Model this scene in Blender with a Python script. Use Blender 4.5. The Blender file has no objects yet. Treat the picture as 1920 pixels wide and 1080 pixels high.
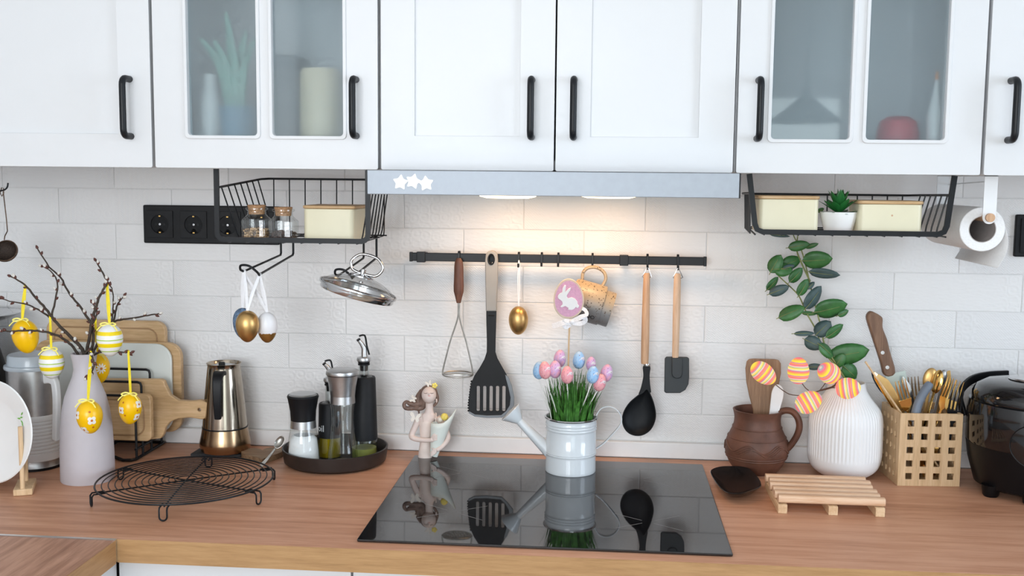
import bpy, bmesh, math, random
from mathutils import Vector, Matrix, noise
R = math.radians
pi = math.pi
rnd = random.Random(7)
sc = bpy.context.scene
C = sc.collection
# ------------------------------------------------------------------ camera
FPX = 1990.93
CAM = Vector((0.0689, -2.1773, 0.579))
YAW, PITCH, ROLL = -0.0861, 0.104, 0.0098
def _axes():
    cy, sy = math.cos(YAW), math.sin(YAW)
    fwd = Vector((sy, cy, 0)); right = Vector((cy, -sy, 0)); up = Vector((0, 0, 1))
    cp, sp = math.cos(PITCH), math.sin(PITCH)
    f2 = fwd * cp - up * sp; u2 = up * cp + fwd * sp
    cr, sr = math.cos(ROLL), math.sin(ROLL)
    return right * cr + u2 * sr, u2 * cr - right * sr, f2
AX, AU, AF = _axes()
cd = bpy.data.cameras.new('camera'); cam = bpy.data.objects.new('camera', cd); C.objects.link(cam)
cd.sensor_width = 36; cd.lens = FPX / 1920 * 36; cd.clip_start = .01
mw = Matrix((AX, AU, -AF)).transposed().to_4x4(); mw.translation = CAM
cam.matrix_world = mw
sc.camera = cam
# ------------------------------------------------------------------ world, lights, exposure
w = bpy.data.worlds.new('world'); sc.world = w; w.use_nodes = True
bg = w.node_tree.nodes['Background']
bg.inputs[0].default_value = (.62, .78, 1, 1); bg.inputs[1].default_value = 1.0
sc.view_settings.view_transform = 'Standard'; sc.view_settings.look = 'None'
sc.view_settings.gamma = 1; sc.view_settings.use_curve_mapping = False
sc.view_settings.exposure = 0.13
cy_ = sc.cycles; cy_.max_bounces = 8; cy_.diffuse_bounces = 4; cy_.glossy_bounces = 4; cy_.transmission_bounces = 6; cy_.transparent_max_bounces = 16; cy_.sample_clamp_indirect = 6
def area(name, loc, target, sx, sy, power, col):
    l = bpy.data.lights.new(name, 'AREA'); l.shape = 'RECTANGLE'; l.size = sx; l.size_y = sy
    l.energy = power; l.color = col
    o = bpy.data.objects.new(name, l); C.objects.link(o); o.location = loc
    o.rotation_euler = (Vector(target) - Vector(loc)).to_track_quat('-Z', 'Y').to_euler()
    return o
# daylight that enters through the windows of the wall behind the viewer and of the side wall
area('window_daylight', (-.58, -3.86, .72), (-.58, 0, .72), 1.30, 1.36, 72, (.975, .97, 1))
area('window_daylight', (.73, -3.86, .10), (.73, 0, .10), .92, 1.80, 14, (.94, 1, .96))
area('window_daylight', (2.76, -1.75, .72), (0, -1.75, .72), 1.36, 1.36, 58, (.78, .865, 1))
# ------------------------------------------------------------------ helpers
def P(px, py, Y):
    d = AF + AX * ((px - 960) / FPX) - AU * ((py - 540) / FPX)
    return CAM + d * ((Y - CAM.y) / d.y)
def PZ(px, py, z=0.0):
    d = AF + AX * ((px - 960) / FPX) - AU * ((py - 540) / FPX)
    return CAM + d * ((z - CAM.z) / d.z)
def mpp(p): return (Vector(p) - CAM).dot(AF) / FPX          # metres per pixel at a point
def ZM(ox, oy, s): return lambda zx, zy, Y: P(ox + zx / s, oy + zy / s, Y)
class MB:
    def __init__(s): s.v = []; s.f = []
    def add(s, vs, fs):
        n = len(s.v); s.v += [tuple(q) for q in vs]; s.f += [tuple(i + n for i in f) for f in fs]; return s
    def box(s, c, d, M=None):
        vs = []
        for k in range(8):
            q = Vector(((k & 1) - .5, ((k >> 1) & 1) - .5, ((k >> 2) & 1) - .5))
            q = Vector((q.x * d[0], q.y * d[1], q.z * d[2]))
            if M is not None: q = M @ q
            vs.append(q + Vector(c))
        return s.add(vs, [(0, 2, 3, 1), (4, 5, 7, 6), (0, 1, 5, 4), (2, 6, 7, 3), (0, 4, 6, 2), (1, 3, 7, 5)])
    def bb(s, x0, x1, y0, y1, z0, z1):
        return s.box(((x0 + x1) / 2, (y0 + y1) / 2, (z0 + z1) / 2), (abs(x1 - x0), abs(y1 - y0), abs(z1 - z0)))
    def frames(s, pts, closed=False, up=None):
        pts = [Vector(q) for q in pts]; n = len(pts); T = []
        for i in range(n):
            if closed: t = pts[(i + 1) % n] - pts[i - 1]
            elif i == 0: t = pts[1] - pts[0]
            elif i == n - 1: t = pts[-1] - pts[-2]
            else: t = (pts[i + 1] - pts[i]).normalized() + (pts[i] - pts[i - 1]).normalized()
            if t.length < 1e-9: t = Vector((0, 0, 1))
            T.append(t.normalized())
        out = []
        if up is not None:
            up = Vector(up)
            for t in T:
                sd = t.cross(up)
                sd = sd.normalized() if sd.length > 1e-6 else t.orthogonal().normalized()
                out.append((sd, sd.cross(t).normalized()))
            return pts, out
        a = T[0].orthogonal().normalized()
        for t in T:
            a = a - t * a.dot(t)
            a = a.normalized() if a.length > 1e-6 else t.orthogonal().normalized()
            out.append((a, t.cross(a)))
        return pts, out
    def sweep(s, pts, sec, closed=False, up=None, caps=True):
        # sec: list of (a, b) or function i -> list
        pts, fr = s.frames(pts, closed, up); vs = []; n = len(pts)
        for i, (q, (a, b)) in enumerate(zip(pts, fr)):
            S = sec(i) if callable(sec) else sec
            for (u, v) in S: vs.append(q + a * u + b * v)
        m = len(S); fs = []
        for i in range(n if closed else n - 1):
            j = (i + 1) % n
            for k in range(m):
                l = (k + 1) % m; fs.append((i * m + k, i * m + l, j * m + l, j * m + k))
        if not closed and caps:
            fs.append(tuple(range(m))[::-1]); fs.append(tuple((n - 1) * m + k for k in range(m)))
        return s.add(vs, fs)
    def tube(s, pts, r, n=8, closed=False, up=None):
        rr = r if callable(r) else (lambda i: r[i]) if isinstance(r, (list, tuple)) else (lambda i: r)
        return s.sweep(pts, lambda i: [(rr(i) * math.cos(2 * pi * k / n), rr(i) * math.sin(2 * pi * k / n)) for k in range(n)], closed, up)
    def strip(s, pts, wd, th, up, closed=False):
        ww = wd if callable(wd) else (lambda i: wd)
        return s.sweep(pts, lambda i: [(-ww(i) / 2, -th / 2), (ww(i) / 2, -th / 2), (ww(i) / 2, th / 2), (-ww(i) / 2, th / 2)], closed, up)
    def lathe(s, prof, n=40, c=(0, 0, 0), M=None, mod=None):
        vs = []; fs = []; rows = []
        for (r, z) in prof:
            if r < 1e-6: rows.append([len(vs)]); vs.append((0, 0, z))
            else:
                st = len(vs); rows.append(list(range(st, st + n)))
                for k in range(n):
                    a = 2 * pi * k / n; q = r * (mod(a, z) if mod else 1); vs.append((q * math.cos(a), q * math.sin(a), z))
        for A, B in zip(rows, rows[1:]):
            if len(A) == 1 and len(B) == 1: continue
            for k in range(n):
                l = (k + 1) % n
                if len(A) == 1: fs.append((A[0], B[l], B[k]))
                elif len(B) == 1: fs.append((A[k], A[l], B[0]))
                else: fs.append((A[k], A[l], B[l], B[k]))
        c = Vector(c); M = M or Matrix.Identity(3)
        return s.add([M @ Vector(q) + c for q in vs], fs)
    def egg(s, c, wd, h, k=0.0, M=None, n=28, m=18):
        return s.lathe([(wd / 2 * math.sin(t) * (1 - k * math.cos(t)) if 0 < i < m else 0, -h / 2 * math.cos(t))
                        for i, t in [(i, pi * i / m) for i in range(m + 1)]], n, c, M)
    def ell(s, c, a, b, d, M=None, n=16, m=10):
        A = Matrix.Diagonal((a, b, d)); M = (M or Matrix.Identity(3)) @ A
        return s.lathe([(math.sin(pi * i / m) if 0 < i < m else 0, -math.cos(pi * i / m)) for i in range(m + 1)], n, c, M)
    def prism(s, out, y0, y1):          # outline of (x, z) pushed along y
        n = len(out)
        vs = [(a, y0, b) for a, b in out] + [(a, y1, b) for a, b in out]
        return s.add(vs, [tuple(range(n)), tuple(range(2 * n - 1, n - 1, -1))] + [(i, (i + 1) % n, n + (i + 1) % n, n + i) for i in range(n)])
    def slab(s, out, z0, z1):           # outline of (x, y) pushed along z
        n = len(out)
        vs = [(a, b, z0) for a, b in out] + [(a, b, z1) for a, b in out]
        return s.add(vs, [tuple(range(n)), tuple(range(2 * n - 1, n - 1, -1))] + [(i, (i + 1) % n, n + (i + 1) % n, n + i) for i in range(n)])
    def holed(s, outer, holes, t):      # plate in x, z with holes, thickness along y, centred
        bm = bmesh.new(); loops = []
        for lp in [outer] + holes:
            vv = [bm.verts.new((a, 0, b)) for a, b in lp]; loops.append(vv)
            for i in range(len(vv)): bm.edges.new((vv[i], vv[(i + 1) % len(vv)]))
        bmesh.ops.triangle_fill(bm, use_beauty=True, use_dissolve=False, edges=bm.edges[:])
        bm.verts.index_update(); bm.verts.ensure_lookup_table()
        n = len(bm.verts); vs = [(v.co.x, -t / 2, v.co.z) for v in bm.verts] + [(v.co.x, t / 2, v.co.z) for v in bm.verts]
        fs = []
        for f in bm.faces:
            ix = [v.index for v in f.verts]; fs.append(tuple(ix)); fs.append(tuple(i + n for i in reversed(ix)))
        for vv in loops:
            for i in range(len(vv)):
                a, b = vv[i].index, vv[(i + 1) % len(vv)].index; fs.append((a, b, b + n, a + n))
        bm.free(); return s.add(vs, fs)
    def xf(s, M):
        s.v = [tuple(M @ Vector(q)) for q in s.v]; return s
def rect(x0, x1, z0, z1, r=0, n=5):
    if r <= 0: return [(x0, z0), (x1, z0), (x1, z1), (x0, z1)]
    o = []
    for cx, cz, a0 in ((x1 - r, z0 + r, -90), (x1 - r, z1 - r, 0), (x0 + r, z1 - r, 90), (x0 + r, z0 + r, 180)):
        for i in range(n + 1):
            a = R(a0 + 90 * i / n); o.append((cx + r * math.cos(a), cz + r * math.sin(a)))
    return o
def smoothpts(pts, n=6, closed=False):
    pts = [Vector(q) for q in pts]; out = []; N = len(pts)
    for i in range(N if closed else N - 1):
        p1, p2 = pts[i], pts[(i + 1) % N]
        p0 = pts[i - 1] if (closed or i > 0) else p1; p3 = pts[(i + 2) % N] if (closed or i < N - 2) else p2
        for k in range(n):
            t = k / n
            out.append(.5 * ((2 * p1) + (p2 - p0) * t + (2 * p0 - 5 * p1 + 4 * p2 - p3) * t * t + (3 * p1 - p0 - 3 * p2 + p3) * t ** 3))
    if not closed: out.append(pts[-1])
    return out
def sm2(pts, n=5): return [(q.x, q.y) for q in smoothpts([(a, b, 0) for a, b in pts], n, True)]
def arc(c, r, a0, a1, n, ux, uy): return [Vector(c) + Vector(ux) * r * math.cos(R(a0 + (a1 - a0) * i / n)) + Vector(uy) * r * math.sin(R(a0 + (a1 - a0) * i / n)) for i in range(n + 1)]
def tag(o, label=None, cat=None, group=None, kind=None):
    if label: o['label'] = label
    if cat: o['category'] = cat
    if group: o['group'] = group
    if kind: o['kind'] = kind
    return o
def thing(name, label, cat, loc=(0, 0, 0), rz=0, group=None):
    o = bpy.data.objects.new(name, None); C.objects.link(o); o.location = loc; o.rotation_euler = (0, 0, rz)
    o.empty_display_size = .02
    return tag(o, label, cat, group)
def root_loc(o):
    while o.parent: o = o.parent
    return o.location
def mk(mb, name, mat, parent=None, w=True, sharp=38, bevel=0, seg=2, sub=0, kind=None, label=None, center=True):
    """Link the shapes of mb as ONE mesh object. w: coordinates are world ones (else local to the thing)."""
    me = bpy.data.meshes.new(name)
    off = Vector((0, 0, 0))
    if parent is None and center:
        xs = [q[0] for q in mb.v]; ys = [q[1] for q in mb.v]; zs = [q[2] for q in mb.v]
        off = Vector(((min(xs) + max(xs)) / 2, (min(ys) + max(ys)) / 2, min(zs)))
    elif parent is not None and w: off = root_loc(parent)
    me.from_pydata([(q[0] - off.x, q[1] - off.y, q[2] - off.z) for q in mb.v], [], mb.f)
    bm = bmesh.new(); bm.from_mesh(me); bmesh.ops.recalc_face_normals(bm, faces=bm.faces); bm.to_mesh(me); bm.free()
    me.polygons.foreach_set('use_smooth', [True] * len(me.polygons))
    me.set_sharp_from_angle(angle=R(sharp))
    me.materials.append(mat)
    o = bpy.data.objects.new(name, me); C.objects.link(o)
    if parent is None: o.location = off
    else: o.parent = parent
    if bevel:
        b = o.modifiers.new('bevel', 'BEVEL'); b.width = bevel; b.segments = seg; b.limit_method = 'ANGLE'; b.angle_limit = R(35); b.harden_normals = False
    if sub:
        b = o.modifiers.new('subdivision', 'SUBSURF'); b.levels = sub; b.render_levels = sub
    if kind: o['kind'] = kind
    if label: o['label'] = label
    return o
def inst(o, parent, loc, rot=None, scale=None, mat=None):
    c = o.copy(); C.objects.link(c); c.parent = parent; c.location = loc
    if rot is not None: c.rotation_euler = rot
    if scale is not None: c.scale = scale
    return c
# ------------------------------------------------------------------ materials
class NT:
    def __init__(s, name):
        s.m = bpy.data.materials.new(name); s.m.use_nodes = True; s.t = s.m.node_tree; s.n = s.t.nodes
        s.b = s.n['Principled BSDF']; s.out = s.n['Material Output']
    def new(s, t, **kw):
        x = s.n.new(t)
        for k, v in kw.items(): setattr(x, k, v)
        return x
    def link(s, a, b): s.t.links.new(a, b)
    def coord(s, kind='Object', scale=(1, 1, 1), rot=(0, 0, 0)):
        tc = s.new('ShaderNodeTexCoord'); mp = s.new('ShaderNodeMapping'); mp.inputs['Scale'].default_value = scale; mp.inputs['Rotation'].default_value = rot
        s.link(tc.outputs[kind], mp.inputs['Vector']); return mp.outputs[0]
    def noise(s, vec, scale, detail=4, rough=.5):
        x = s.new('ShaderNodeTexNoise'); x.inputs['Scale'].default_value = scale; x.inputs['Detail'].default_value = detail; x.inputs['Roughness'].default_value = rough
        s.link(vec, x.inputs['Vector']); return x.outputs['Fac']
    def ramp(s, fac, stops, interp='LINEAR'):
        x = s.new('ShaderNodeValToRGB'); cr = x.color_ramp; cr.interpolation = interp
        while len(cr.elements) < len(stops): cr.elements.new(.5)
        for e, (p, c) in zip(cr.elements, stops): e.position = p; e.color = (*c, 1)
        s.link(fac, x.inputs[0]); return x.outputs[0]
    def math(s, op, a, b=None, c=None, clamp=False):
        x = s.new('ShaderNodeMath', operation=op); x.use_clamp = clamp
        for i, q in enumerate((a, b, c)):
            if q is None: continue
            if hasattr(q, 'is_linked'): s.link(q, x.inputs[i])
            else: x.inputs[i].default_value = q
        return x.outputs[0]
    def bump(s, h, strength, dist=.001):
        x = s.new('ShaderNodeBump'); x.inputs['Strength'].default_value = strength; x.inputs['Distance'].default_value = dist
        s.link(h, x.inputs['Height']); s.link(x.outputs[0], s.b.inputs['Normal']); return x
    def set(s, **kw):
        for k, v in kw.items(): s.b.inputs[k.replace('_', ' ')].default_value = v
        return s
def dk(c, f): return tuple(min(1, max(0, q * f)) for q in c)
def M_(name, col, rough=.5, metal=0, var=.06, scale=40, bump=0, bscale=300, coat=0, spec=.5, rvar=0):
    t = NT(name); v = t.coord()
    f = t.noise(v, scale)
    t.link(t.ramp(f, [(.3, dk(col, 1 - var)), (.7, dk(col, 1 + var))]), t.b.inputs['Base Color'])
    t.set(Roughness=rough, Metallic=metal, Coat_Weight=coat, Specular_IOR_Level=spec)
    if rvar:
        x = t.math('MULTIPLY_ADD', f, rvar, rough - rvar / 2); t.link(x, t.b.inputs['Roughness'])
    if bump: t.bump(t.noise(v, bscale, 3), bump)
    return t.m
def WOOD(name, c1, c2, axis='x', s=1.0, rough=.5, bump=.15, dark=None, ring=9):
    t = NT(name); k = {'x': (1, 14, 14), 'y': (14, 1, 14), 'z': (14, 14, 1)}[axis]
    v = t.coord(scale=tuple(q * s for q in k))
    f = t.noise(v, 6, 8, .62); g = t.noise(v, 28, 4, .6)
    h = t.math('ADD', t.math('MULTIPLY', f, .7), t.math('MULTIPLY', g, .3))
    lo = t.noise(t.coord(scale=tuple(q * s * .22 for q in k)), 3.2, 2); h = t.math('ADD', h, t.math('MULTIPLY_ADD', lo, .34, -.17))
    st = [(.34, dark or dk(c1, .8)), (.46, c1), (.6, c2), (.72, dk(c2, 1.05))]
    t.link(t.ramp(h, st), t.b.inputs['Base Color']); t.set(Roughness=rough)
    t.bump(g, bump, .0005); return t.m
def GLASS(name, col=(.96, .98, .98), rough=.02, ior=1.45, minf=.03):
    t = NT(name); t.n.remove(t.b)
    tr = t.new('ShaderNodeBsdfTransparent'); gl = t.new('ShaderNodeBsdfGlossy'); mx = t.new('ShaderNodeMixShader'); lw = t.new('ShaderNodeLayerWeight'); lw.inputs[0].default_value = .5
    v = t.coord(); c = t.ramp(t.noise(v, 20), [(.3, dk(col, .985)), (.7, col)]); t.link(c, tr.inputs[0])
    gl.inputs['Roughness'].default_value = rough
    t.link(t.math('MULTIPLY_ADD', t.math('POWER', lw.outputs['Facing'], 4.0), .55, minf + .02, clamp=True), mx.inputs[0]); t.link(tr.outputs[0], mx.inputs[1]); t.link(gl.outputs[0], mx.inputs[2])
    t.link(mx.outputs[0], t.out.inputs[0]); return t.m
def EMIT(name, col, strength):
    t = NT(name); v = t.coord(); c = t.ramp(t.noise(v, 30), [(.3, dk(col, .97)), (.7, col)])
    t.link(c, t.b.inputs['Emission Color']); t.link(c, t.b.inputs['Base Color']); t.set(Emission_Strength=strength, Roughness=.4); return t.m
m_cab = M_('white_lacquer', (.69, .695, .705), .38, var=.01, scale=6)
m_wall = M_('white_plaster', (.80, .80, .79), .8, var=.02, bump=.2, bscale=90)
m_ceil = M_('ceiling_paint', (.84, .84, .83), .9, var=.01)
m_floor = WOOD('oak_floor', (.34, .24, .16), (.45, .33, .23), 'x', .6, .45)
m_grout = M_('grout', (.70, .70, .69), .9, var=.03, bump=.3)
m_black = M_('black_metal', (.008, .009, .011), .40, var=.2, scale=60, rvar=.1, spec=.28)
m_blackp = M_('black_plastic', (.006, .0065, .008), .45, var=.15, scale=50, spec=.25)
m_blackm = M_('black_matte_rubber', (.009, .010, .012), .55, var=.12, scale=80, spec=.25)
m_steel = M_('brushed_steel', (.50, .505, .51), .34, 1, var=.06, scale=90, rvar=.12)
m_chrome = M_('chrome', (.56, .56, .57), .13, 1, var=.03, scale=50)
m_hood = M_('hood_steel', (.33, .36, .40), .48, .35, var=.05, scale=60, rvar=.1)
m_alu = M_('aluminium', (.66, .68, .70), .3, 1, var=.04)
m_gold = M_('satin_gold', (.60, .38, .15), .38, 1, var=.08, scale=70, rvar=.12)
m_goldc = M_('polished_gold', (.78, .50, .17), .14, 1, var=.06, scale=60)
m_white = M_('white_glaze', (.82, .82, .81), .22, var=.015, scale=20)
m_whitep = M_('white_plastic', (.80, .81, .82), .35, var=.015)
m_enamel = M_('white_enamel', (.68, .72, .75), .14, var=.012, scale=25, coat=.4)
m_cream = M_('cream_lacquer', (.74, .69, .50), .4, var=.015)
m_cork = M_('cork', (.40, .22, .11), .85, var=.4, scale=350, bump=.4, bscale=500)
m_bamboo_x = WOOD('bamboo_grain_across', (.56, .36, .18), (.66, .45, .25), 'x', 1.6, .45)
m_bamboo_z = WOOD('bamboo_grain_upright', (.60, .40, .22), (.70, .50, .30), 'z', 1.6, .45)
m_beech_z = WOOD('beech_handle', (.52, .31, .18), (.60, .38, .23), 'z', 2.2, .5)
m_pine_x = WOOD('pine_slat', (.68, .43, .27), (.76, .53, .36), 'x', 1.8, .55, dark=(.55, .28, .13))
m_walnut_z = WOOD('dark_wood_handle', (.11, .042, .024), (.17, .07, .04), 'z', 2, .5)
m_knife = WOOD('brown_wood_handle', (.16, .085, .05), (.22, .125, .075), 'z', 2.5, .55)
m_olive = WOOD('worn_olive_wood', (.22, .13, .07), (.36, .24, .14), 'x', 2.2, .6)
m_spatw = WOOD('walnut_spatula', (.26, .15, .085), (.36, .22, .13), 'z', 2, .55)
m_glass = GLASS('clear_glass', (.95, .97, .97), .02, 1.45, .05)
m_slate = M_('slate', (.028, .029, .032), .7, var=.3, bump=.6, bscale=120)
m_leaf = M_('leaf_green', (.035, .14, .035), .45, var=.35, scale=60)
m_leaf2 = M_('leaf_blue_green', (.045, .085, .085), .5, var=.3, scale=60)
m_stemg = M_('stem_green', (.22, .24, .08), .6, var=.3, scale=80)
m_bark = M_('willow_bark', (.045, .030, .020), .7, var=.5, scale=160, bump=.4)
m_bud = M_('willow_bud_scale', (.10, .028, .018), .5, var=.4, scale=200)
m_catkin = M_('willow_catkin', (.70, .67, .62), .95, var=.1, scale=300, bump=.5)
m_ribbon = M_('yellow_ribbon', (.90, .72, .02), .5, var=.06, scale=200)
m_ribbon2 = M_('pale_yellow_ribbon', (.88, .78, .18), .5, var=.06, scale=200)
m_wribbon = M_('white_ribbon', (.82, .82, .84), .5, var=.03, scale=200)
# ------------------------------------------------------------------ the room
YW = .012                                            # face of the wall tiles
XL, XR, YB, ZF, ZC = -1.40, 2.60, -3.65, -.90, 1.75
def struct(mb, name, mat, **k):
    o = mk(mb, name, mat, None, center=False, **k); o['kind'] = 'structure'; return o
floor = struct(MB().bb(XL - .1, XR + .1, YB - .1, YW + .12, ZF - .1, ZF), 'floor', m_floor)
struct(MB().bb(XL - .1, XR + .1, YB - .1, YW + .12, ZC, ZC + .1), 'ceiling', m_ceil)
wall_back = struct(MB().bb(XL - .1, XR + .1, YW + .0018, YW + .12, ZF, ZC), 'wall_back', m_grout)
struct(MB().bb(XL - .1, XL, YB, YW + .12, ZF, ZC), 'wall_left', m_wall)
def wall_with_openings(name, wins, side):
    """A wall of boxes round its window openings; side 'y': wall at YB, 'x': wall at XR. wins: (a0, a1, z0, z1)."""
    mb = MB(); a = XL if side == 'y' else YB; end = XR if side == 'y' else YW + .12
    def b(a0, a1, z0, z1):
        if side == 'y': mb.bb(a0, a1, YB - .1, YB, z0, z1)
        else: mb.bb(XR, XR + .1, a0, a1, z0, z1)
    for (a0, a1, z0, z1) in wins:
        b(a, a0, ZF, ZC); b(a0, a1, ZF, z0); b(a0, a1, z1, ZC); a = a1
    b(a, end, ZF, ZC)
    struct(mb, name, m_wall)
m_winf = M_('window_frame_white', (.8, .8, .8), .4, var=.02)
def window(name, side, a0, a1, z0, z1):
    def bb(mb, u0, u1, d0, d1, q0, q1):
        if side == 'y': mb.bb(u0, u1, YB - .09 + d0, YB - .09 + d1, q0, q1)
        else: mb.bb(XR + .09 - d1, XR + .09 - d0, u0, u1, q0, q1)
    mb = MB(); f = .06; mid = (a0 + a1) / 2
    for (u0, u1, q0, q1) in ((a0, a0 + f, z0, z1), (a1 - f, a1, z0, z1), (a0 + f, a1 - f, z0, z0 + f), (a0 + f, a1 - f, z1 - f, z1), (mid - f / 2, mid + f / 2, z0 + f, z1 - f)):
        bb(mb, u0, u1, 0, .06, q0, q1)
    o = struct(mb, name, m_winf)
    for (u0, u1) in ((a0 + f, mid - f / 2), (mid + f / 2, a1 - f)):
        g = MB(); bb(g, u0, u1, .02, .028, z0 + f, z1 - f); mk(g, 'pane', m_glass, o, w=True)
    s = MB(); bb(s, a0 - .04, a1 + .04, .05, .16, z0 - .03, z0); mk(s, 'window_sill', m_winf, o, w=True)
W1, W2, W3 = (-1.26, .10, .04, 1.40), (.24, 1.22, -.82, 1.02), (-2.43, -1.07, .04, 1.40)
wall_with_openings('wall_rear', [W1, W2], 'y'); wall_with_openings('wall_right', [W3], 'x')
window('window_1', 'y', *W1); window('window_2', 'y', *W2); window('window_3', 'x', *W3)
# ---- wall tiles, each its own piece, with a pressed pattern
def tile_material():
    t = NT('embossed_white_tile'); tc = t.new('ShaderNodeTexCoord'); oi = t.new('ShaderNodeObjectInfo')
    sx = t.new('ShaderNodeSeparateXYZ'); t.link(tc.outputs['Object'], sx.inputs[0]); x, z = sx.outputs[0], sx.outputs[2]
    rn = oi.outputs['Random']
    xs = t.math('ADD', x, 1.0)
    cell = t.math('FLOOR', t.math('DIVIDE', xs, .0834))
    wn = t.new('ShaderNodeTexWhiteNoise', noise_dimensions='2D'); cb = t.new('ShaderNodeCombineXYZ')
    t.link(cell, cb.inputs[0]); t.link(t.math('MULTIPLY', rn, 977.0), cb.inputs[1]); t.link(cb.outputs[0], wn.inputs['Vector']); sel = wn.outputs['Value']
    # zigzag
    tri = t.math('PINGPONG', xs, .0055)
    zig = t.math('SINE', t.math('MULTIPLY', t.math('ADD', z, t.math('MULTIPLY', tri, 1.0)), 1300.0))
    # rosettes
    vo = t.new('ShaderNodeTexVoronoi'); vo.inputs['Scale'].default_value = 48; vo.inputs['Randomness'].default_value = .35
    t.link(tc.outputs['Object'], vo.inputs['Vector'])
    ros = t.math('SINE', t.math('MULTIPLY', vo.outputs['Distance'], 15.0))
    # small dots
    dots = t.math('MULTIPLY', t.math('SINE', t.math('MULTIPLY', xs, 1150.0)), t.math('SINE', t.math('MULTIPLY', z, 1150.0)))
    nz = t.new('ShaderNodeTexNoise'); nz.inputs['Scale'].default_value = 170; nz.inputs['Detail'].default_value = 3
    mp = t.new('ShaderNodeMapping'); mp.inputs['Scale'].default_value = (.35, 1, 1); ad = t.new('ShaderNodeVectorMath', operation='ADD')
    cb2 = t.new('ShaderNodeCombineXYZ'); t.link(t.math('MULTIPLY', rn, 50.0), cb2.inputs[0]); t.link(tc.outputs['Object'], ad.inputs[0]); t.link(cb2.outputs[0], ad.inputs[1])
    t.link(ad.outputs[0], mp.inputs[0]); t.link(mp.outputs[0], nz.inputs['Vector'])
    def band(lo, hi): return t.math('MULTIPLY', t.math('GREATER_THAN', sel, lo), t.math('LESS_THAN', sel, hi))
    h = t.math('MULTIPLY', t.math('MULTIPLY', zig, band(.0, .2)), .35)
    h = t.math('ADD', h, t.math('MULTIPLY', t.math('MULTIPLY', ros, band(.2, .45)), .42))
    h = t.math('ADD', h, t.math('MULTIPLY', t.math('MULTIPLY', dots, band(.5, .62)), .25))
    h = t.math('ADD', h, t.math('MULTIPLY', nz.outputs['Fac'], 2.2))
    t.bump(h, .35, .0012)
    c = t.ramp(rn, [(0, (.755, .75, .75)), (1, (.79, .785, .78))]); t.link(c, t.b.inputs['Base Color']); t.set(Roughness=.42)
    return t.m
m_tile = tile_material()
TW, TH, ZR = .25, .0758, .092
def tile_piece(x0, x1, z0, z1, cache={}):
    key = (round(x1 - x0, 4), round(z1 - z0, 4)); c = ((x0 + x1) / 2, YW, (z0 + z1) / 2)
    if key not in cache:
        a, b = key[0] / 2 - .0005, key[1] / 2 - .0005; e = .0014
        mb = MB(); vs = [(-a, .0024, -b), (a, .0024, -b), (a, .0024, b), (-a, .0024, b), (-a, e * .5, -b), (a, e * .5, -b), (a, e * .5, b), (-a, e * .5, b),
                         (-a + e, 0, -b + e), (a - e, 0, -b + e), (a - e, 0, b - e), (-a + e, 0, b - e)]
        mb.add(vs, [(3, 2, 1, 0)] + [(i, (i + 1) % 4, 4 + (i + 1) % 4, 4 + i) for i in range(4)] + [(4 + i, 4 + (i + 1) % 4, 8 + (i + 1) % 4, 8 + i) for i in range(4)] + [(8, 9, 10, 11)])
        o = mk(mb, 'tile', m_tile, wall_back, w=False, sharp=25); o.location = c; cache[key] = o
    else: inst(cache[key], wall_back, c)
for row in range(-1, 7):
    z0, z1 = (ZR + row * TH, ZR + (row + 1) * TH) if row >= 0 else (.0345, ZR)
    off = -.0974 if row % 2 else -.0974 + TW / 2
    k0 = math.floor((XL - off) / TW)
    for k in range(k0, k0 + 12):
        x0 = max(XL, off + k * TW); x1 = min(1.25, off + (k + 1) * TW)
        if x1 - x0 > .01: tile_piece(x0, x1, z0, z1)
mk_trim = MB().bb(XL, 1.25, 0, YW + .005, .0005, .0335)
trim = struct(mk_trim, 'trim_1', M_('white_splash_strip', (.80, .80, .80), .35, var=.015), bevel=.002)
# ------------------------------------------------------------------ worktops
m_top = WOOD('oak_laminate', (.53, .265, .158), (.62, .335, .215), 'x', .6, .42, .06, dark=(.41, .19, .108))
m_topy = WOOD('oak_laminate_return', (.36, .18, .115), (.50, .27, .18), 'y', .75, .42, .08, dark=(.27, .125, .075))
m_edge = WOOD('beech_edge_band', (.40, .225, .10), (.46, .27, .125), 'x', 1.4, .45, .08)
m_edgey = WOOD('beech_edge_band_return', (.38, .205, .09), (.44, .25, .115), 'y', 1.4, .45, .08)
for m in (m_top, m_topy, m_edge, m_edgey): m.node_tree.nodes['Principled BSDF'].inputs['Specular IOR Level'].default_value = .25
FY = -.5986; XJ = PZ(222, 1009).x
wt = thing('worktop', 'long oak-look worktop with lighter beech front edge running along the wall', 'worktop', (0, -.3, -.038))
mk(MB().bb(XL + .002, 1.25, FY + .0012, 0, -.038, 0), 'board', m_top, wt, bevel=.0008)
mk(MB().bb(XJ, 1.25, FY - .0006, FY + .0010, -.038, -.0003), 'edge_band', m_edge, wt)
wr = thing('worktop', 'short oak-look worktop return joined by a metal strip in the lower corner', 'worktop', (-1.06, -1.2, -.038))
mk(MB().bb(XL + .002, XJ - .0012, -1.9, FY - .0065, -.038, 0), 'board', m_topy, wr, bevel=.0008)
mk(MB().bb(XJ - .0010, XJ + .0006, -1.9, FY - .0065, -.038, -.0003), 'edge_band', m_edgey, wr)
mk(MB().bb(XL + .002, XJ, FY - .0062, FY - .0008, -.036, .0012), 'joining_strip', m_alu, wr)
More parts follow.
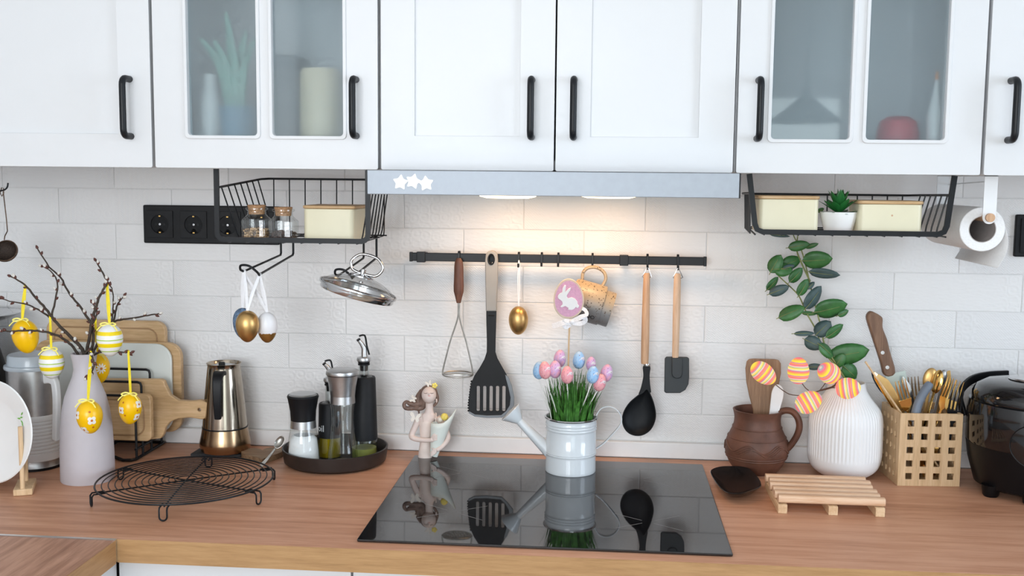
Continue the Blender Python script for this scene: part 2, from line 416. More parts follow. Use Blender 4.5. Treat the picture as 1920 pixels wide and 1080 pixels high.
# ------------------------------------------------------------------ kitchen units
def door(parent, x0, x1, z0, z1, yf, panes=None, fr=.058, name='door'):
    """Framed door in the x, z plane; front face at yf. panes: list of (x0, x1, z0, z1) glass openings, else a recessed panel."""
    d = .019
    holes = [rect(*q, .006, 4) for q in panes] if panes else [rect(x0 + fr, x1 - fr, z0 + fr, z1 - fr)]
    mb = MB().holed(rect(x0, x1, z0, z1, .003, 3), holes, d); mb.xf(Matrix.Translation((0, yf + d / 2, 0)))
    o = mk(mb, name, m_cab, parent, bevel=.0012, seg=2)
    if panes:
        for (a, b, c, e) in panes:
            # raised bead round the opening and the frosted pane
            bead = MB().holed(rect(a - .006, b + .006, c - .006, e + .006, .008, 4), [rect(a, b, c, e, .006, 4)], .004); bead.xf(Matrix.Translation((0, yf - .0012, 0)))
            mk(bead, 'pane_bead', m_cab, o, bevel=.001)
            pn = mk(MB().bb(a - .004, b + .004, yf + .008, yf + .012, c - .004, e + .004), 'pane', m_frost, o, label='frosted glass pane')
            pn.data.materials.append(m_glass)
            for pf in pn.data.polygons: pf.material_index = 0 if pf.normal.y < -.5 else 1
    else:
        mk(MB().bb(x0 + fr - .004, x1 - fr + .004, yf + .0065, yf + .016, z0 + fr - .004, z1 - fr + .004), 'door_panel', m_cab, o)
    return o
def handle(parent, x, z0, z1, yf, side=0.0):
    r = .0058; pr = .030; zz = (z0 + z1) / 2
    pts = [(x, yf + .002, z0), (x, yf - pr + .012, z0)] + arc((x, yf - pr + .012, z0 + .012), .012, -90, -180, 5, (0, 1, 0), (0, 0, 1)) \
        + arc((x, yf - pr + .012, z1 - .012), .012, 180, 90, 5, (0, 1, 0), (0, 0, 1)) + [(x, yf + .002, z1)]
    h = mk(MB().tube(pts, r, 12), 'handle', m_black, parent, label='black metal bow handle')
    return h
def frost_material():
    t = NT('frosted_glass'); t.n.remove(t.b); v = t.coord()
    rf = t.new('ShaderNodeBsdfRefraction'); rf.inputs['IOR'].default_value = 1.2; rf.inputs['Roughness'].default_value = .45
    tl = t.new('ShaderNodeBsdfTranslucent'); gl = t.new('ShaderNodeBsdfGlossy'); gl.inputs['Roughness'].default_value = .035
    c = t.ramp(t.noise(v, 12), [(.3, (.88, .95, .98)), (.7, (.92, .97, .99))]); t.link(c, rf.inputs[0]); t.link(c, tl.inputs[0])
    df = t.new('ShaderNodeBsdfDiffuse'); df.inputs[0].default_value = (.60, .72, .77, 1); tp = t.new('ShaderNodeBsdfTransparent'); tp.inputs[0].default_value = (.88, .96, .99, 1)
    def mix(f, x, y):
        m = t.new('ShaderNodeMixShader'); m.inputs[0].default_value = f; t.link(x.outputs[0], m.inputs[1]); t.link(y.outputs[0], m.inputs[2]); return m
    a2 = mix(.09, mix(.08, mix(.56, rf, tp), tl), df)
    b = t.new('ShaderNodeMixShader'); lw = t.new('ShaderNodeLayerWeight'); lw.inputs[0].default_value = .5
    t.link(t.math('MULTIPLY_ADD', t.math('POWER', lw.outputs['Facing'], 4.0), .6, .065), b.inputs[0]); t.link(a2.outputs[0], b.inputs[1]); t.link(gl.outputs[0], b.inputs[2]); t.link(b.outputs[0], t.out.inputs[0])
    return t.m
m_frost = frost_material()
ZB, ZT, YD = .5896, 1.31, -.3717
def wall_unit(x0, x1, label, doors, shelf=False):
    """doors: list of (x0, x1, panes, handle_x)"""
    u = thing('wall_cabinet', label, 'cabinet', ((x0 + x1) / 2, -.17, ZB), group='white wall cabinets')
    t = .016; y0, y1 = YD + .021, YW - .001; a, b = x0 + .0008, x1 - .0008
    mb = MB().bb(a, a + t, y0, y1, ZB + .002, ZT).bb(b - t, b, y0, y1, ZB + .002, ZT).bb(a + t, b - t, y0, y1, ZB + .002, ZB + .002 + t).bb(a + t, b - t, y0, y1, ZT - t, ZT).bb(a + t, b - t, y1 - .006, y1, ZB + .018, ZT - t)
    mk(mb, 'body', m_cab, u)
    if shelf: mk(MB().bb(a + t, b - t, y0 + .02, y1 - .006, ZB + .36, ZB + .376), 'shelf', m_cab, u)
    for (d0, d1, panes, hx) in doors:
        o = door(u, d0, d1, ZB, ZT, YD, panes); handle(o, hx, P(0, 254, YD).z if hx < -.7 else hz0, hz1, YD)
    return u
hz0, hz1 = P(990, 257, YD).z, P(990, 150, YD).z
g = .0028
def X(px, py=200): return P(px, py, YD).x
zp = P(960, 257.5, YD).z
wall_unit(-1.317, -.717, 'white wall cabinet with plain framed door above the black pussy willow twigs', [(-1.317 + g, -.717 - g, None, X(244.5, 200))])
wall_unit(-.717, -.317, 'white wall cabinet with frosted door showing spiky plant inside', [(-.717 + g, -.317 - g, [(X(352.5), X(482), zp, ZT - .06), (X(511), X(643.5), zp, ZT - .06)], X(668))], True)
wall_unit(-.317, .283, 'white two-door wall cabinet above the extractor hood', [(-.317 + g, -.0185, None, X(997)), (-.0155, .283 - g, None, X(1076))])
wall_unit(.283, .682, 'white wall cabinet with frosted door showing a red object inside', [(.283 + g, .682 - g, [(X(1447), X(1594), zp, ZT - .06), (X(1625), X(1773), zp, ZT - .06)], X(1421))], True)
wall_unit(.682, 1.245, 'white wall cabinet with plain framed door above the paper towel roll', [(.682 + g, 1.245 - g, None, X(1893))])
# base units
def base_unit(x0, x1, label, n=1):
    u = thing('base_cabinet', label, 'cabinet', ((x0 + x1) / 2, -.3, ZF), group='white base cabinets')
    y0 = FY + .045; mk(MB().bb(x0, x1, y0, -.01, ZF + .1, -.0392).bb(x0, x1, y0 + .05, -.03, ZF, ZF + .1), 'body', m_cab, u)
    w = (x1 - x0) / n
    for i in range(n): door(u, x0 + i * w + .002, x0 + (i + 1) * w - .002, ZF + .11, -.046, y0 - .020, None, .07)
yb = FY + .025; xs = [XJ - .012, P(660, 1076, yb).x, P(660, 1076, yb).x + .6, 1.245]
base_unit(xs[0], xs[1], 'white base cabinet under the worktop in front of the round wire rack')
base_unit(xs[1], xs[2], 'white base cabinet under the black glass hob')
base_unit(xs[2], xs[3], 'white base cabinet under the slatted wooden trivet', 2)
u = thing('base_cabinet', 'white base cabinet under the short worktop return', 'cabinet', (-1.06, -1.25, ZF), group='white base cabinets')
mk(MB().bb(XL + .002, XJ - .014, -1.9, FY + .024, ZF, -.0392), 'body', m_cab, u)
# ------------------------------------------------------------------ extractor hood
hx, hy, hzb = -.0183, -.4672, .5491
hd = thing('extractor_hood', 'slim grey steel extractor hood with two lit lamps under the cabinets', 'hood', (hx, -.25, hzb))
mk(MB().bb(hx - .299, hx + .299, hy + .004, -.02, hzb + .010, hzb + .0392), 'body', m_hood, hd)
mk(MB().bb(hx - .299, hx + .299, hy, hy + .006, hzb, hzb + .0394), 'front_panel', m_hood, hd, bevel=.001)
for sx in (-.29975, .29975): mk(MB().bb(hx + sx - .00075, hx + sx + .00075, hy - .0005, -.02, hzb, hzb + .0394), 'side_trim', m_black, hd)
m_lamp = EMIT('warm_lamp_diffuser', (1, .80, .50), 4)
for px in (952, 1141):
    yl = -.14; c = P(px, 373.2, yl); zl = c.z + .013
    mb = MB().lathe([(0, 0), (.045, 0), (.052, -.001), (.056, -.004), (.054, -.0085), (.04, -.0115), (0, -.0125)], 32, (c.x, yl, zl), Matrix.Diagonal((1, .75, 1)))
    mk(mb, 'lamp', m_lamp, hd, label='glowing oval lamp')
    l = bpy.data.lights.new('hood_lamp', 'AREA'); l.shape = 'ELLIPSE'; l.size = .1; l.size_y = .075; l.energy = .36; l.color = (1, .58, .30)
    lo = bpy.data.objects.new('hood_lamp_light', l); C.objects.link(lo); lo.location = (c.x, yl, zl - .0145); lo.parent = hd; lo.location -= hd.location
m_star = M_('white_glitter_sticker', (.95, .95, .95), .6, var=.12, scale=500, bump=.5, bscale=900)
for i, (px, py, a) in enumerate(((751, 342, .1), (775, 340, .25), (799, 344, -.1))):
    c = P(px, py, hy); r = 15 * mpp(c)
    out = [(c.x + r * (1 if k % 2 == 0 else .62) * math.sin(a + k * pi / 5), c.z + r * (1 if k % 2 == 0 else .62) * math.cos(a + k * pi / 5)) for k in range(10)]
    mk(MB().prism(sm2(out, 3), hy - .0012 - .0001 * i, hy + .0002), 'star_sticker', m_star, hd)
# ------------------------------------------------------------------ hob
hb = thing('hob', 'black glass hob set into the oak worktop', 'hob', (-.0188, -.309, .0))
t = NT('black_ceramic_glass'); v = t.coord(); t.link(t.ramp(t.noise(v, 30), [(.3, (.006, .006, .007)), (.7, (.009, .009, .010))]), t.b.inputs['Base Color']); t.set(Roughness=.03, IOR=1.68); m_hob = t.m
mk(MB().slab(rect(-.0188 - .295, -.0188 + .295, -.569, -.049, .004, 4), .0003, .0045), 'glass_top', m_hob, hb, bevel=.0012, sharp=30)
m_mark = M_('grey_zone_print', (.30, .31, .32), .5, var=.1)
Z5 = lambda zx, zy: PZ(640 + zx / 2.4615, 800 + zy / 2.4615, .0045)
for (zx, zy) in ((572, 213), (1372, 243), (515, 393), (1415, 440)):
    c = Z5(zx, zy); mb = MB()
    for a in (35, 145, 215, 325):
        d = Vector((math.cos(R(a)), math.sin(R(a)), 0)); n = Vector((-d.y, d.x, 0)) * .0005
        q0, q1 = c + d * .012, c + d * .068
        mb.add([q0 - n, q1 - n, q1 + n, q0 + n], [(0, 1, 2, 3)])
    for i in range(len(mb.v)): mb.v[i] = (mb.v[i][0], mb.v[i][1], .00462)
    mk(mb, 'zone_marking', m_mark, hb)
# ------------------------------------------------------------------ sockets
def socket_frame(px0, py0, px1, py1, n, vis, label):
    a, b = P(px0, py0, YW), P(px1, py1, YW); pit = (b.x - a.x) / n; zc = (a.z + b.z) / 2; hh = (a.z - b.z) / 2
    s = thing('wall_socket', label, 'socket', ((a.x + b.x) / 2, YW, b.z))
    mk(MB().prism(rect(a.x, b.x, b.z, a.z, .003, 3), YW - .009, YW + .0005), 'frame', m_blackp, s, bevel=.002)
    for i in range(n):
        cx = a.x + pit * (i + .5); q = pit * .39
        ring = []
        for k in range(28): ring.append((cx + .0195 * math.cos(2 * pi * k / 28), zc + .0195 * math.sin(2 * pi * k / 28)))
        mb = MB().holed(rect(cx - q, cx + q, zc - q, zc + q, .0015, 2), [ring], .003); mb.xf(Matrix.Translation((0, YW - .0100, 0)))
        o = mk(mb, 'insert', m_blackp, s, bevel=.0006)
        mk(MB().lathe([(.0199, 0), (.0195, -.014), (0, -.0142)], 28, (cx, YW - .0102, zc), Matrix.Rotation(R(90), 3, 'X')), 'recess', m_blackm, o, sharp=60) if False else \
            mk(MB().lathe([(.0198, 0), (.0192, .0022), (0, .0022)], 28, (cx, YW - .0112, zc), Matrix.Rotation(R(-90), 3, 'X')), 'recess', m_blackm, o, sharp=60)
        yf = YW - .0092
        mk(MB().lathe([(0, -.0005), (.0024, -.0005), (.0024, .0012), (0, .0014)], 12, (cx, yf, zc), Matrix.Rotation(R(90), 3, 'X')), 'screw', m_chrome, o)
        for dz in (-1, 1): mk(MB().bb(cx - .002, cx + .002, yf - .002, yf, zc + dz * .0172 - .0012, zc + dz * .0172 + .0012), 'earth_clip', m_goldc, o)
        for dx in (-1, 1): mk(MB().lathe([(0, 0), (.0024, 0), (.0024, .0004), (0, .0004)], 12, (cx + dx * .0095, yf, zc), Matrix.Rotation(R(90), 3, 'X')), 'pin_hole', m_black, o)
socket_frame(271, 384, 526, 459, 4, 3, 'long black four-gang wall socket behind the wire shelf with spice jars')
a = P(1903, 402, YW)
socket_frame(1903, 402, 1903 + 80, 482, 1, 1, 'black wall socket beside the paper towel roll at the picture edge')
# ================================================================== wire shelves under the wall cabinets
def wire_shelf(label, frame, rim_back, yf, yb, zf, nback, nside, loc, clip, zb_off=.0):
    """frame: front post/bar points; rim_back: points of the thin rim from one front post round the back to the other."""
    s = thing('wire_shelf', label, 'shelf', loc)
    mk(MB().sweep(frame, [(-.0045, -.0022), (.0045, -.0022), (.0045, .0022), (-.0045, .0022)], up=(0, 1, 0)), 'front_frame', m_black, s, sharp=30)
    mk(MB().tube(rim_back, .0022, 8), 'rim', m_black, s)
    return s
zf_l = P(560, 451, -.33).z                                   # floor of the shelf with the jars
zr_l = P(412, 352, -.33).z
xa, xb = P(407, 400, -.33).x, P(690, 400, -.33).x
fr = [(xa, -.33, ZB - .001), (xa, -.33, zf_l + .02)] + [(xa + .012 - .012 * math.cos(R(a)), -.33, zf_l + .012 - .012 * math.sin(R(a))) for a in (0, 30, 60, 90)] \
    + [(xb - .012 + .012 * math.sin(R(a)), -.33, zf_l + .012 - .012 * math.cos(R(a))) for a in (0, 30, 60, 90)] + [(xb, -.33, zf_l + .02), (xb, -.33, ZB - .001)]
zk_l = P(500, 335, -.06).z; xka, xkb = P(497, 335, -.06).x, P(737, 340, -.06).x
rim = [(xa, -.33, zr_l)] + [(xka - .004, -.075, zk_l - .001), (xka + .008, -.06, zk_l)] + [(xkb - .008, -.06, zk_l), (xkb + .004, -.075, zk_l - .001)] + [(xb, -.33, zr_l)]
ls = wire_shelf('black wire shelf holding spice jars and one cream box', fr, rim, -.33, -.06, zf_l, 0, 0, ((xa + xb) / 2, -.2, zf_l), 0)
zfb = zf_l - .0045
for i in range(8):                                          # wires: back upright, floor, front lip
    x = xka + .018 + (xkb - xka - .036) * i / 7
    xf = xa + .02 + (xb - xa - .04) * i / 7
    mk(MB().tube([(x, -.06, zk_l), (x, -.062, zfb + .012), (x, -.066, zfb + .003), (x, -.075, zfb), (xf, -.333, zfb)], .0014, 6), 'wire', m_black, ls)
for sd in (0, 1):
    for i in range(7):
        f = (i + .7) / 7.6; x0 = xa if sd == 0 else xb; x1 = xka if sd == 0 else xkb
        yy = -.33 + .255 * f; xx = x0 + (x1 - x0) * f; zz = zr_l + (zk_l - zr_l) * f; inn = .028 if sd == 0 else -.014
        mk(MB().tube([(xx, yy, zz), (xx + inn, yy, zfb + .014), (xx + inn * 1.2, yy, zfb + .004), (xx + inn * 2.2, yy, zfb + .001)], .0014, 6), 'wire', m_black, ls)
for yy in (-.25, -.16, -.09): mk(MB().tube([(xa + .02, yy, zfb + .0022), (xb - .016, yy, zfb + .0022)], .0014, 6), 'wire', m_black, ls)
zr0 = zfb + .0040                                           # top of the floor wires
# the second shelf: wider, splayed posts
za = P(1590, 437, -.33).z; A0, A1, B0, B1 = P(1405, 330, -.33), P(1417, 432, -.33), P(1772, 441, -.33), P(1790, 330, -.33)
fr = [(A0.x, -.33, ZB - .001), (A1.x - .002, -.33, za + .014), (A1.x + .002, -.33, za + .004), (A1.x + .012, -.33, za), (B0.x - .012, -.33, za), (B0.x - .002, -.33, za + .004), (B0.x + .002, -.33, za + .014), (B1.x, -.33, ZB - .001)]
zra = P(1786, 366, -.33).z; zrb = P(1560, 365, -.06).z; xc0, xc1 = P(1393, 360, -.06).x, P(1712, 371, -.06).x
rim = [(A0.x + .003, -.33, zra), (xc0 - .004, -.09, zrb + .001), (xc0 + .010, -.06, zrb), (xc1 - .010, -.06, zrb), (xc1 + .004, -.085, zrb + .001), (B1.x - .003, -.33, zra)]
rs = wire_shelf('black wire shelf holding two cream boxes and a small succulent', fr, rim, 0, 0, 0, 0, 0, ((A0.x + B1.x) / 2, -.2, za), 0)
zfa = za - .0045
for i in range(11):
    x = xc0 + .02 + (xc1 - xc0 - .04) * i / 10; xf = A1.x + .014 + (B0.x - A1.x - .028) * i / 10
    mk(MB().tube([(x, -.06, zrb), (x, -.063, zfa + .012), (x, -.067, zfa + .003), (x, -.076, zfa), (xf, -.333, zfa)], .0014, 6), 'wire', m_black, rs)
for sd in (0, 1):
    for i in range(6):
        f = (i + .7) / 6.6; x0 = A0.x + .003 if sd == 0 else B1.x - .003; x1 = xc0 if sd == 0 else xc1
        yy = -.33 + .25 * f; xx = x0 + (x1 - x0) * f; zz = zra + (zrb - zra) * f; inn = .002 if sd == 0 else -.014
        mk(MB().tube([(xx, yy, zz), (xx + inn, yy, zfa + .014), (xx + inn * 1.1, yy, zfa + .004), (xx + inn * 1.2, yy, zfa)], .0014, 6), 'wire', m_black, rs)
for (xa_, xb_) in ((A1.x - .001, xc0 + .010), (B0.x + .001, xc1 - .014)): mk(MB().tube([(xa_, -.33, zfa), (xb_, -.07, zfa)], .0016, 6), 'side_rail', m_black, rs)
for yy in (-.25, -.16, -.09): mk(MB().tube([(A1.x + .012, yy, zfa + .0022), (B0.x - .012, yy, zfa + .0022)], .0014, 6), 'wire', m_black, rs)
zr1 = zfa + .0040
# ---- boxes
def storage_box(label, px0, px1, pyt, yf, zb, depth, hlid=.006, hole=False):
    a, b = P(px0, pyt, yf), P(px1, pyt, yf); cx = (a.x + b.x) / 2; w2 = (b.x - a.x) / 2; cy = yf + depth / 2; ht = a.z - zb - hlid
    s = thing('storage_box', label, 'box', (cx, cy, zb), group='cream boxes with wooden lids')
    out = rect(-w2, w2, -depth / 2, depth / 2, .009, 5)
    mk(MB().slab(out, 0, ht), 'body', m_cream, s, w=False, bevel=.0012)
    o = mk(MB().slab(rect(-w2 - .002, w2 + .002, -depth / 2 - .002, depth / 2 + .002, .010, 5), ht + .0004, ht + hlid), 'lid', m_bamboo_x, s, w=False, bevel=.0018)
    if hole: mk(MB().lathe([(0, -.0003), (.0018, -.0003), (.0016, .0002), (0, .0002)], 14, (.002, -depth / 2, ht * .62), Matrix.Rotation(R(90), 3, 'X')), 'peg_dot', m_beech_z, s, w=False)
    return s
storage_box('cream box with wooden lid beside the glass spice jars', 568, 663, 385, -.30, zr0, .105)
storage_box('cream box with wooden lid between the shelf post and the succulent', 1424, 1537, 366.5, -.315, zr1, .085)
storage_box('cream box with wooden lid between the succulent and the paper towel', 1612, 1732, 376, -.315, zr1, .085, hole=True)
# ---- spice jars
def spice_jar(label, px, pyt, fill_mat, fill_h, balls, seed):
    yc = -.295; c = P(px, 440, yc); k = .0225
    zt = P(px, pyt, yc).z; H = zt - zr0
    j = thing('spice_jar', label, 'jar', (c.x, yc, zr0), group='corked spice jars')
    body = H * .66; rr = random.Random(seed)
    def ring(a, r, z): return [(q[0], q[1], z) for q in rect(-a, a, -a, a, r, 4)]
    lv = [ring(k - .002, .004, 0), ring(k, .005, .002), ring(k, .005, body - .006), ring(k - .004, .008, body - .001), ring(.0165, .0160, body + .004), ring(.0160, .0155, body + .010), ring(.0200, .0195, body + .0125), ring(.0200, .0195, body + .0155), ring(.0165, .016, body + .0165)]
    n = len(lv[0]); mb = MB(); vs = [q for l in lv for q in l]
    fs = [tuple(range(n))[::-1]] + [(i * n + q, i * n + (q + 1) % n, (i + 1) * n + (q + 1) % n, (i + 1) * n + q) for i in range(len(lv) - 1) for q in range(n)]
    mk(mb.add(vs, fs), 'glass', m_glass, j, w=False)
    mk(MB().lathe([(0, body + .004), (.0138, body + .004), (.0155, body + .016), (.0165, H - .001), (.0155, H), (0, H)], 24), 'cork', m_cork, j, w=False)
    mb = MB()
    for z in range(int(fill_h / balls * 1.0)):
        for _ in range(int(130 * (.0032 / balls) ** 2)):
            x, y = rr.uniform(-k + .004, k - .004), rr.uniform(-k + .004, k - .004)
            zz = .004 + z * balls * 1.15 + rr.uniform(0, balls * .6) - abs(x) * .15
            mb.ell((x, y, max(.0035, zz)), balls * rr.uniform(.45, .62), balls * rr.uniform(.45, .62), balls * rr.uniform(.45, .6), None, 7, 5)
    mk(mb, 'peppercorns', fill_mat, j, w=False, kind='stuff')
def speck(name, stops, scale):
    t = NT(name); v = t.coord(); vo = t.new('ShaderNodeTexVoronoi'); vo.inputs['Scale'].default_value = scale; t.link(v, vo.inputs['Vector'])
    sx = t.new('ShaderNodeSeparateColor'); t.link(vo.outputs['Color'], sx.inputs[0]); t.link(t.ramp(sx.outputs[0], stops, 'CONSTANT'), t.b.inputs['Base Color']); t.set(Roughness=.6); return t.m
spice_jar('glass spice jar with cork and pale peppercorns', 482, 384, speck('pale_peppercorn', [(0, (.50, .32, .17)), (.4, (.62, .43, .25)), (.7, (.05, .028, .018)), (.85, (.42, .26, .14))], 260), .017, .0040, 3)
spice_jar('glass spice jar with cork and dark brown spice', 532, 388, speck('dark_allspice', [(0, (.045, .022, .014)), (.5, (.09, .045, .03)), (.8, (.06, .03, .022))], 160), .017, .0062, 4)
# ---- succulent
yp = -.285; c = P(1571, 436, yp)
sp = thing('potted_succulent', 'small green succulent in a white pot between two cream boxes', 'plant', (c.x, yp, zr1))
ht = P(1571, 397, yp).z - zr1; rt = 34 * mpp(c)
mk(MB().lathe([(0, 0), (rt * .70, 0), (rt * .76, .002), (rt * .97, ht * .75), (rt, ht - .001), (rt * .97, ht), (rt * .90, ht - .001), (rt * .86, ht * .8), (0, ht * .8)], 28), 'pot', m_white, sp, w=False)
mk(MB().lathe([(0, ht * .8), (rt * .86, ht * .8), (rt * .4, ht * .86), (0, ht * .88)], 20), 'soil', M_('soil', (.05, .03, .02), .9, var=.4, scale=300, bump=.6), sp, w=False)
m_succ = M_('succulent_green', (.018, .14, .03), .4, var=.35, scale=50)
def leaf_mesh(L, W, T, n=8, cup=.3):
    mb = MB(); secs = []
    for i in range(n + 1):
        t = i / n; wd = W / 2 * (math.sin(pi * min(1, t * .93 + .07) ** 1.35)) + .0004; th = T / 2 * (1 - .8 * t) * (.4 + .6 * math.sin(pi * min(1, .25 + t * .75))) + .0002
        secs.append([(wd * math.cos(a), L * t, th * math.sin(a) + cup * (wd * math.cos(a)) ** 2 / W) for a in [2 * pi * q / 8 for q in range(8)]])
    vs = [q for s_ in secs for q in s_]; fs = [tuple(range(8))] + [(i * 8 + q, i * 8 + (q + 1) % 8, (i + 1) * 8 + (q + 1) % 8, (i + 1) * 8 + q) for i in range(n) for q in range(8)] + [tuple(n * 8 + q for q in range(8))[::-1]]
    return mb.add(vs, fs)
first = None
for ring, (cnt, el, L) in enumerate(((9, 8, .036), (8, 36, .040), (6, 62, .040), (3, 80, .036))):
    for i in range(cnt):
        az = 2 * pi * (i + .5 * (ring % 2)) / cnt + rnd.uniform(-.15, .15)
        rot = (R(el + rnd.uniform(-6, 6)), 0, az)
        if first is None:
            first = mk(leaf_mesh(1, .36, .10), 'leaf', m_succ, sp, w=False); o = first
        else: o = inst(first, sp, (0, 0, 0))
        o.location = (0, 0, ht * .86 + ring * .003); o.rotation_mode = 'XYZ'; o.rotation_euler = rot; o.scale = (L, L, L)
# ================================================================== wall hook and tea strainer
hk = MB(); Yh = -.2
hk.tube(smoothpts([P(-22, 325, Yh) + Vector((0, 0, .01)), P(-20, 345, Yh), P(-10, 357, Yh), P(5, 357, Yh), P(13, 352, Yh), P(15, 343, Yh)], 5), .0016, 8)
hkq = hk.v
tag(mk(hk, 'utensil_hook', m_black, None), 'thin black hook holding the old tea strainer', 'hook')
ts = thing('tea_strainer', 'dark old metal tea strainer hanging from a thin hook', 'strainer', P(12, 490, Yh))
m_old = M_('aged_metal', (.13, .085, .06), .45, .85, var=.4, scale=120, rvar=.2)
cst = P(11, 471, Yh); rs_ = 20.5 * mpp(cst)
Mx = Matrix.Rotation(R(62), 3, 'X') @ Matrix.Rotation(R(10), 3, 'Y')
mk(MB().lathe([(0, -rs_ * .8), (rs_ * .5, -rs_ * .68), (rs_ * .85, -rs_ * .38), (rs_, 0), (rs_ * .97, 0), (rs_ * .8, -rs_ * .38), (rs_ * .46, -rs_ * .64), (0, -rs_ * .76)], 26, cst, Mx), 'mesh_bowl', M_('dark_wire_mesh', (.05, .034, .026), .6, .5, var=.7, scale=700, bump=.8, bscale=900), ts)
mk(MB().lathe([(rs_ * .97, -.001), (rs_ * 1.06, -.001), (rs_ * 1.06, .003), (rs_ * .97, .003), (rs_ * .97, -.001)], 30, cst, Mx), 'rim', m_old, ts)
mk(MB().tube([P(6, 359, Yh), P(8.5, 380, Yh), P(12, 410, Yh), P(14, 433, Yh), P(9, 443, Yh), P(8, 450, Yh)], .0011, 6), 'chain_wire', m_old, ts)
mk(MB().tube([P(3, 352, Yh), P(0, 362, Yh), P(3.5, 368, Yh), P(7, 362, Yh), P(6.5, 353, Yh)], .001, 6, True), 'hanging_ring', m_old, ts)
# ================================================================== pussy willow vase
def pro(pxc, Y, rows, z0=0.0, dx=0):
    """Pixel rows (py, half width) of an upright thing whose axis stands at depth Y -> centre and lathe profile."""
    c = P(pxc, rows[0][0], Y); out = []
    for py, hw in rows:
        q = P(pxc, py, Y); out.append((hw * mpp(q), q.z))
    return Vector((c.x, Y, 0)), out
YV = -.283
cv, pv = pro(168, YV, [(900, 47), (898, 48.3), (850, 48), (800, 46), (770, 42.5), (745, 37), (725, 29.5), (708, 22.5), (694, 19.5), (680, 21), (664, 24)])
cv.x -= .003
z_b = pv[0][1]; pv = [(r, z - z_b) for r, z in pv]
m_lilac = M_('matt_lilac_glaze', (.52, .49, .52), .55, var=.02, bump=.08, bscale=400)
prof = [(0, 0)] + pv + [(pv[-1][0] - .004, pv[-1][1])] + [(r - .004, z) for r, z in reversed(pv[2:-1])] + [(0, .01)]
vz = tag(mk(MB().lathe(prof, 48, (cv.x, YV, 0)), 'vase', m_lilac, None), 'matt lilac-grey bottle vase holding pussy willow twigs', 'vase')
ztop = pv[-1][1]
zin = pv[-2][1]
def rough(pts, amp, n=5):
    q = smoothpts(pts, n); return [v + Vector((rnd.uniform(-1, 1), rnd.uniform(-1, 1), rnd.uniform(-1, 1))) * amp for v in q]
bud0 = {}
def bud_at(parent, p, d, catkin, s):
    """a reddish bud scale, often with a pale catkin at its tip"""
    key = 'bud'
    L = root_loc(parent); q = Vector(d).to_track_quat('Z', 'Y').to_euler()
    if key not in bud0:
        bud0[key] = mk(MB().lathe([(0, -.003), (.0022, -.002), (.0031, .0005), (.0022, .004), (0, .0068)], 8), 'bud', m_bud, parent, w=False); o = bud0[key]
        o.location = p - L; o.rotation_euler = q; o.scale = (s, s, s)
    else: o = inst(bud0[key], parent, p - L, q, (s, s, s))
    if catkin:
        pc = p + Vector(d).normalized() * .0035 * s + Vector((-.001, -.001, .0005))
        if 'cat' not in bud0:
            bud0['cat'] = mk(MB().ell((0, 0, 0), .0030, .0030, .0042), 'catkin', m_catkin, parent, w=False); o = bud0['cat']; o.location = pc - L; o.rotation_euler = q; o.scale = (s, s, s)
        else: inst(bud0['cat'], parent, pc - L, q, (s, s, s))
mouth = lambda dx, dy: Vector((cv.x + dx, YV + dy, ztop - .02))
def deep(dx, dy): return Vector((cv.x + dx * .5, YV + dy * .5, ztop * .45))
def branch(label, main, twigs, r0, buds):
    """main/twigs: lists of (px, py, Y) from the tip to the base"""
    pm = [P(*q) if len(q) == 3 and abs(q[0]) > 2 else Vector(q) for q in main]
    b = thing('willow_branch', label, 'branch', tuple(pm[-1]), group='pussy willow branches')
    pts = rough(pm, .0006); n = len(pts)
    mk(MB().tube(pts, [(.0011 + (r0 - .0011) * (i / (n - 1)) ** .8) for i in range(n)], 7), 'stem', m_bark, b)
    allp = [pts]
    for tw in twigs:
        q = rough([P(*u) for u in tw], .0005); m = len(q); allp.append(q)
        mk(MB().tube(q, [.0009 + .0011 * (i / (m - 1)) for i in range(m)], 6), 'twig', m_bark, b)
    for pp in allp:
        k = 2; side = 1
        bud_at(b, pp[0], (pp[0] - pp[1]), rnd.random() < .5, .9)
        lim = len(pp) * (.72 if pp is pts else .9)
        while k < lim:
            t = (pp[k - 1] - pp[k]).normalized(); nrm = Vector((t.z, 0, -t.x)) * side
            d = t * .8 + nrm * .7 + Vector((0, rnd.uniform(-.5, .3), 0))
            bud_at(b, pp[k] + nrm * .002, d, rnd.random() < .45, rnd.uniform(.75, 1.0)); side = -side; k += rnd.choice((3, 4))
Y0 = YV
branch('forked willow branch carrying the plain yellow egg', [(18, 517, Y0 - .01), (46, 534, Y0 - .01), (68, 559, Y0 - .01), (89, 583, Y0 - .005), (111, 611, Y0), (138, 636, Y0), (154, 655, Y0), mouth(.004, 0), deep(.02, 0)],
       [[(0, 559, Y0 - .02), (19, 565, Y0 - .02), (50, 571, Y0 - .015), (74, 582, Y0 - .01), (93, 595, Y0)], [(79, 499, Y0 + .02), (99, 512, Y0 + .015), (108, 533, Y0 + .01), (104, 560, Y0 + .005), (97, 592, Y0)]], .0042, 0)
branch('long straight willow branch reaching highest toward the wall sockets', [(69, 464, Y0 + .03), (92, 500, Y0 + .03), (114, 521, Y0 + .03), (130, 550, Y0 + .025), (148, 572, Y0 + .02), (161, 592, Y0 + .015), (173, 612, Y0 + .01), (175, 640, Y0 + .005), mouth(.006, .006), deep(-.02, .01)], [], .0030, 0)
branch('low willow branch bending sideways in front of the plain yellow egg', [(3, 621, Y0 - .055), (25, 621, Y0 - .055), (50, 620, Y0 - .055), (75, 621, Y0 - .05), (100, 626, Y0 - .035), (122, 637, Y0 - .02), (140, 655, Y0 - .008), mouth(-.006, -.004), deep(.02, .01)], [], .0030, 0)
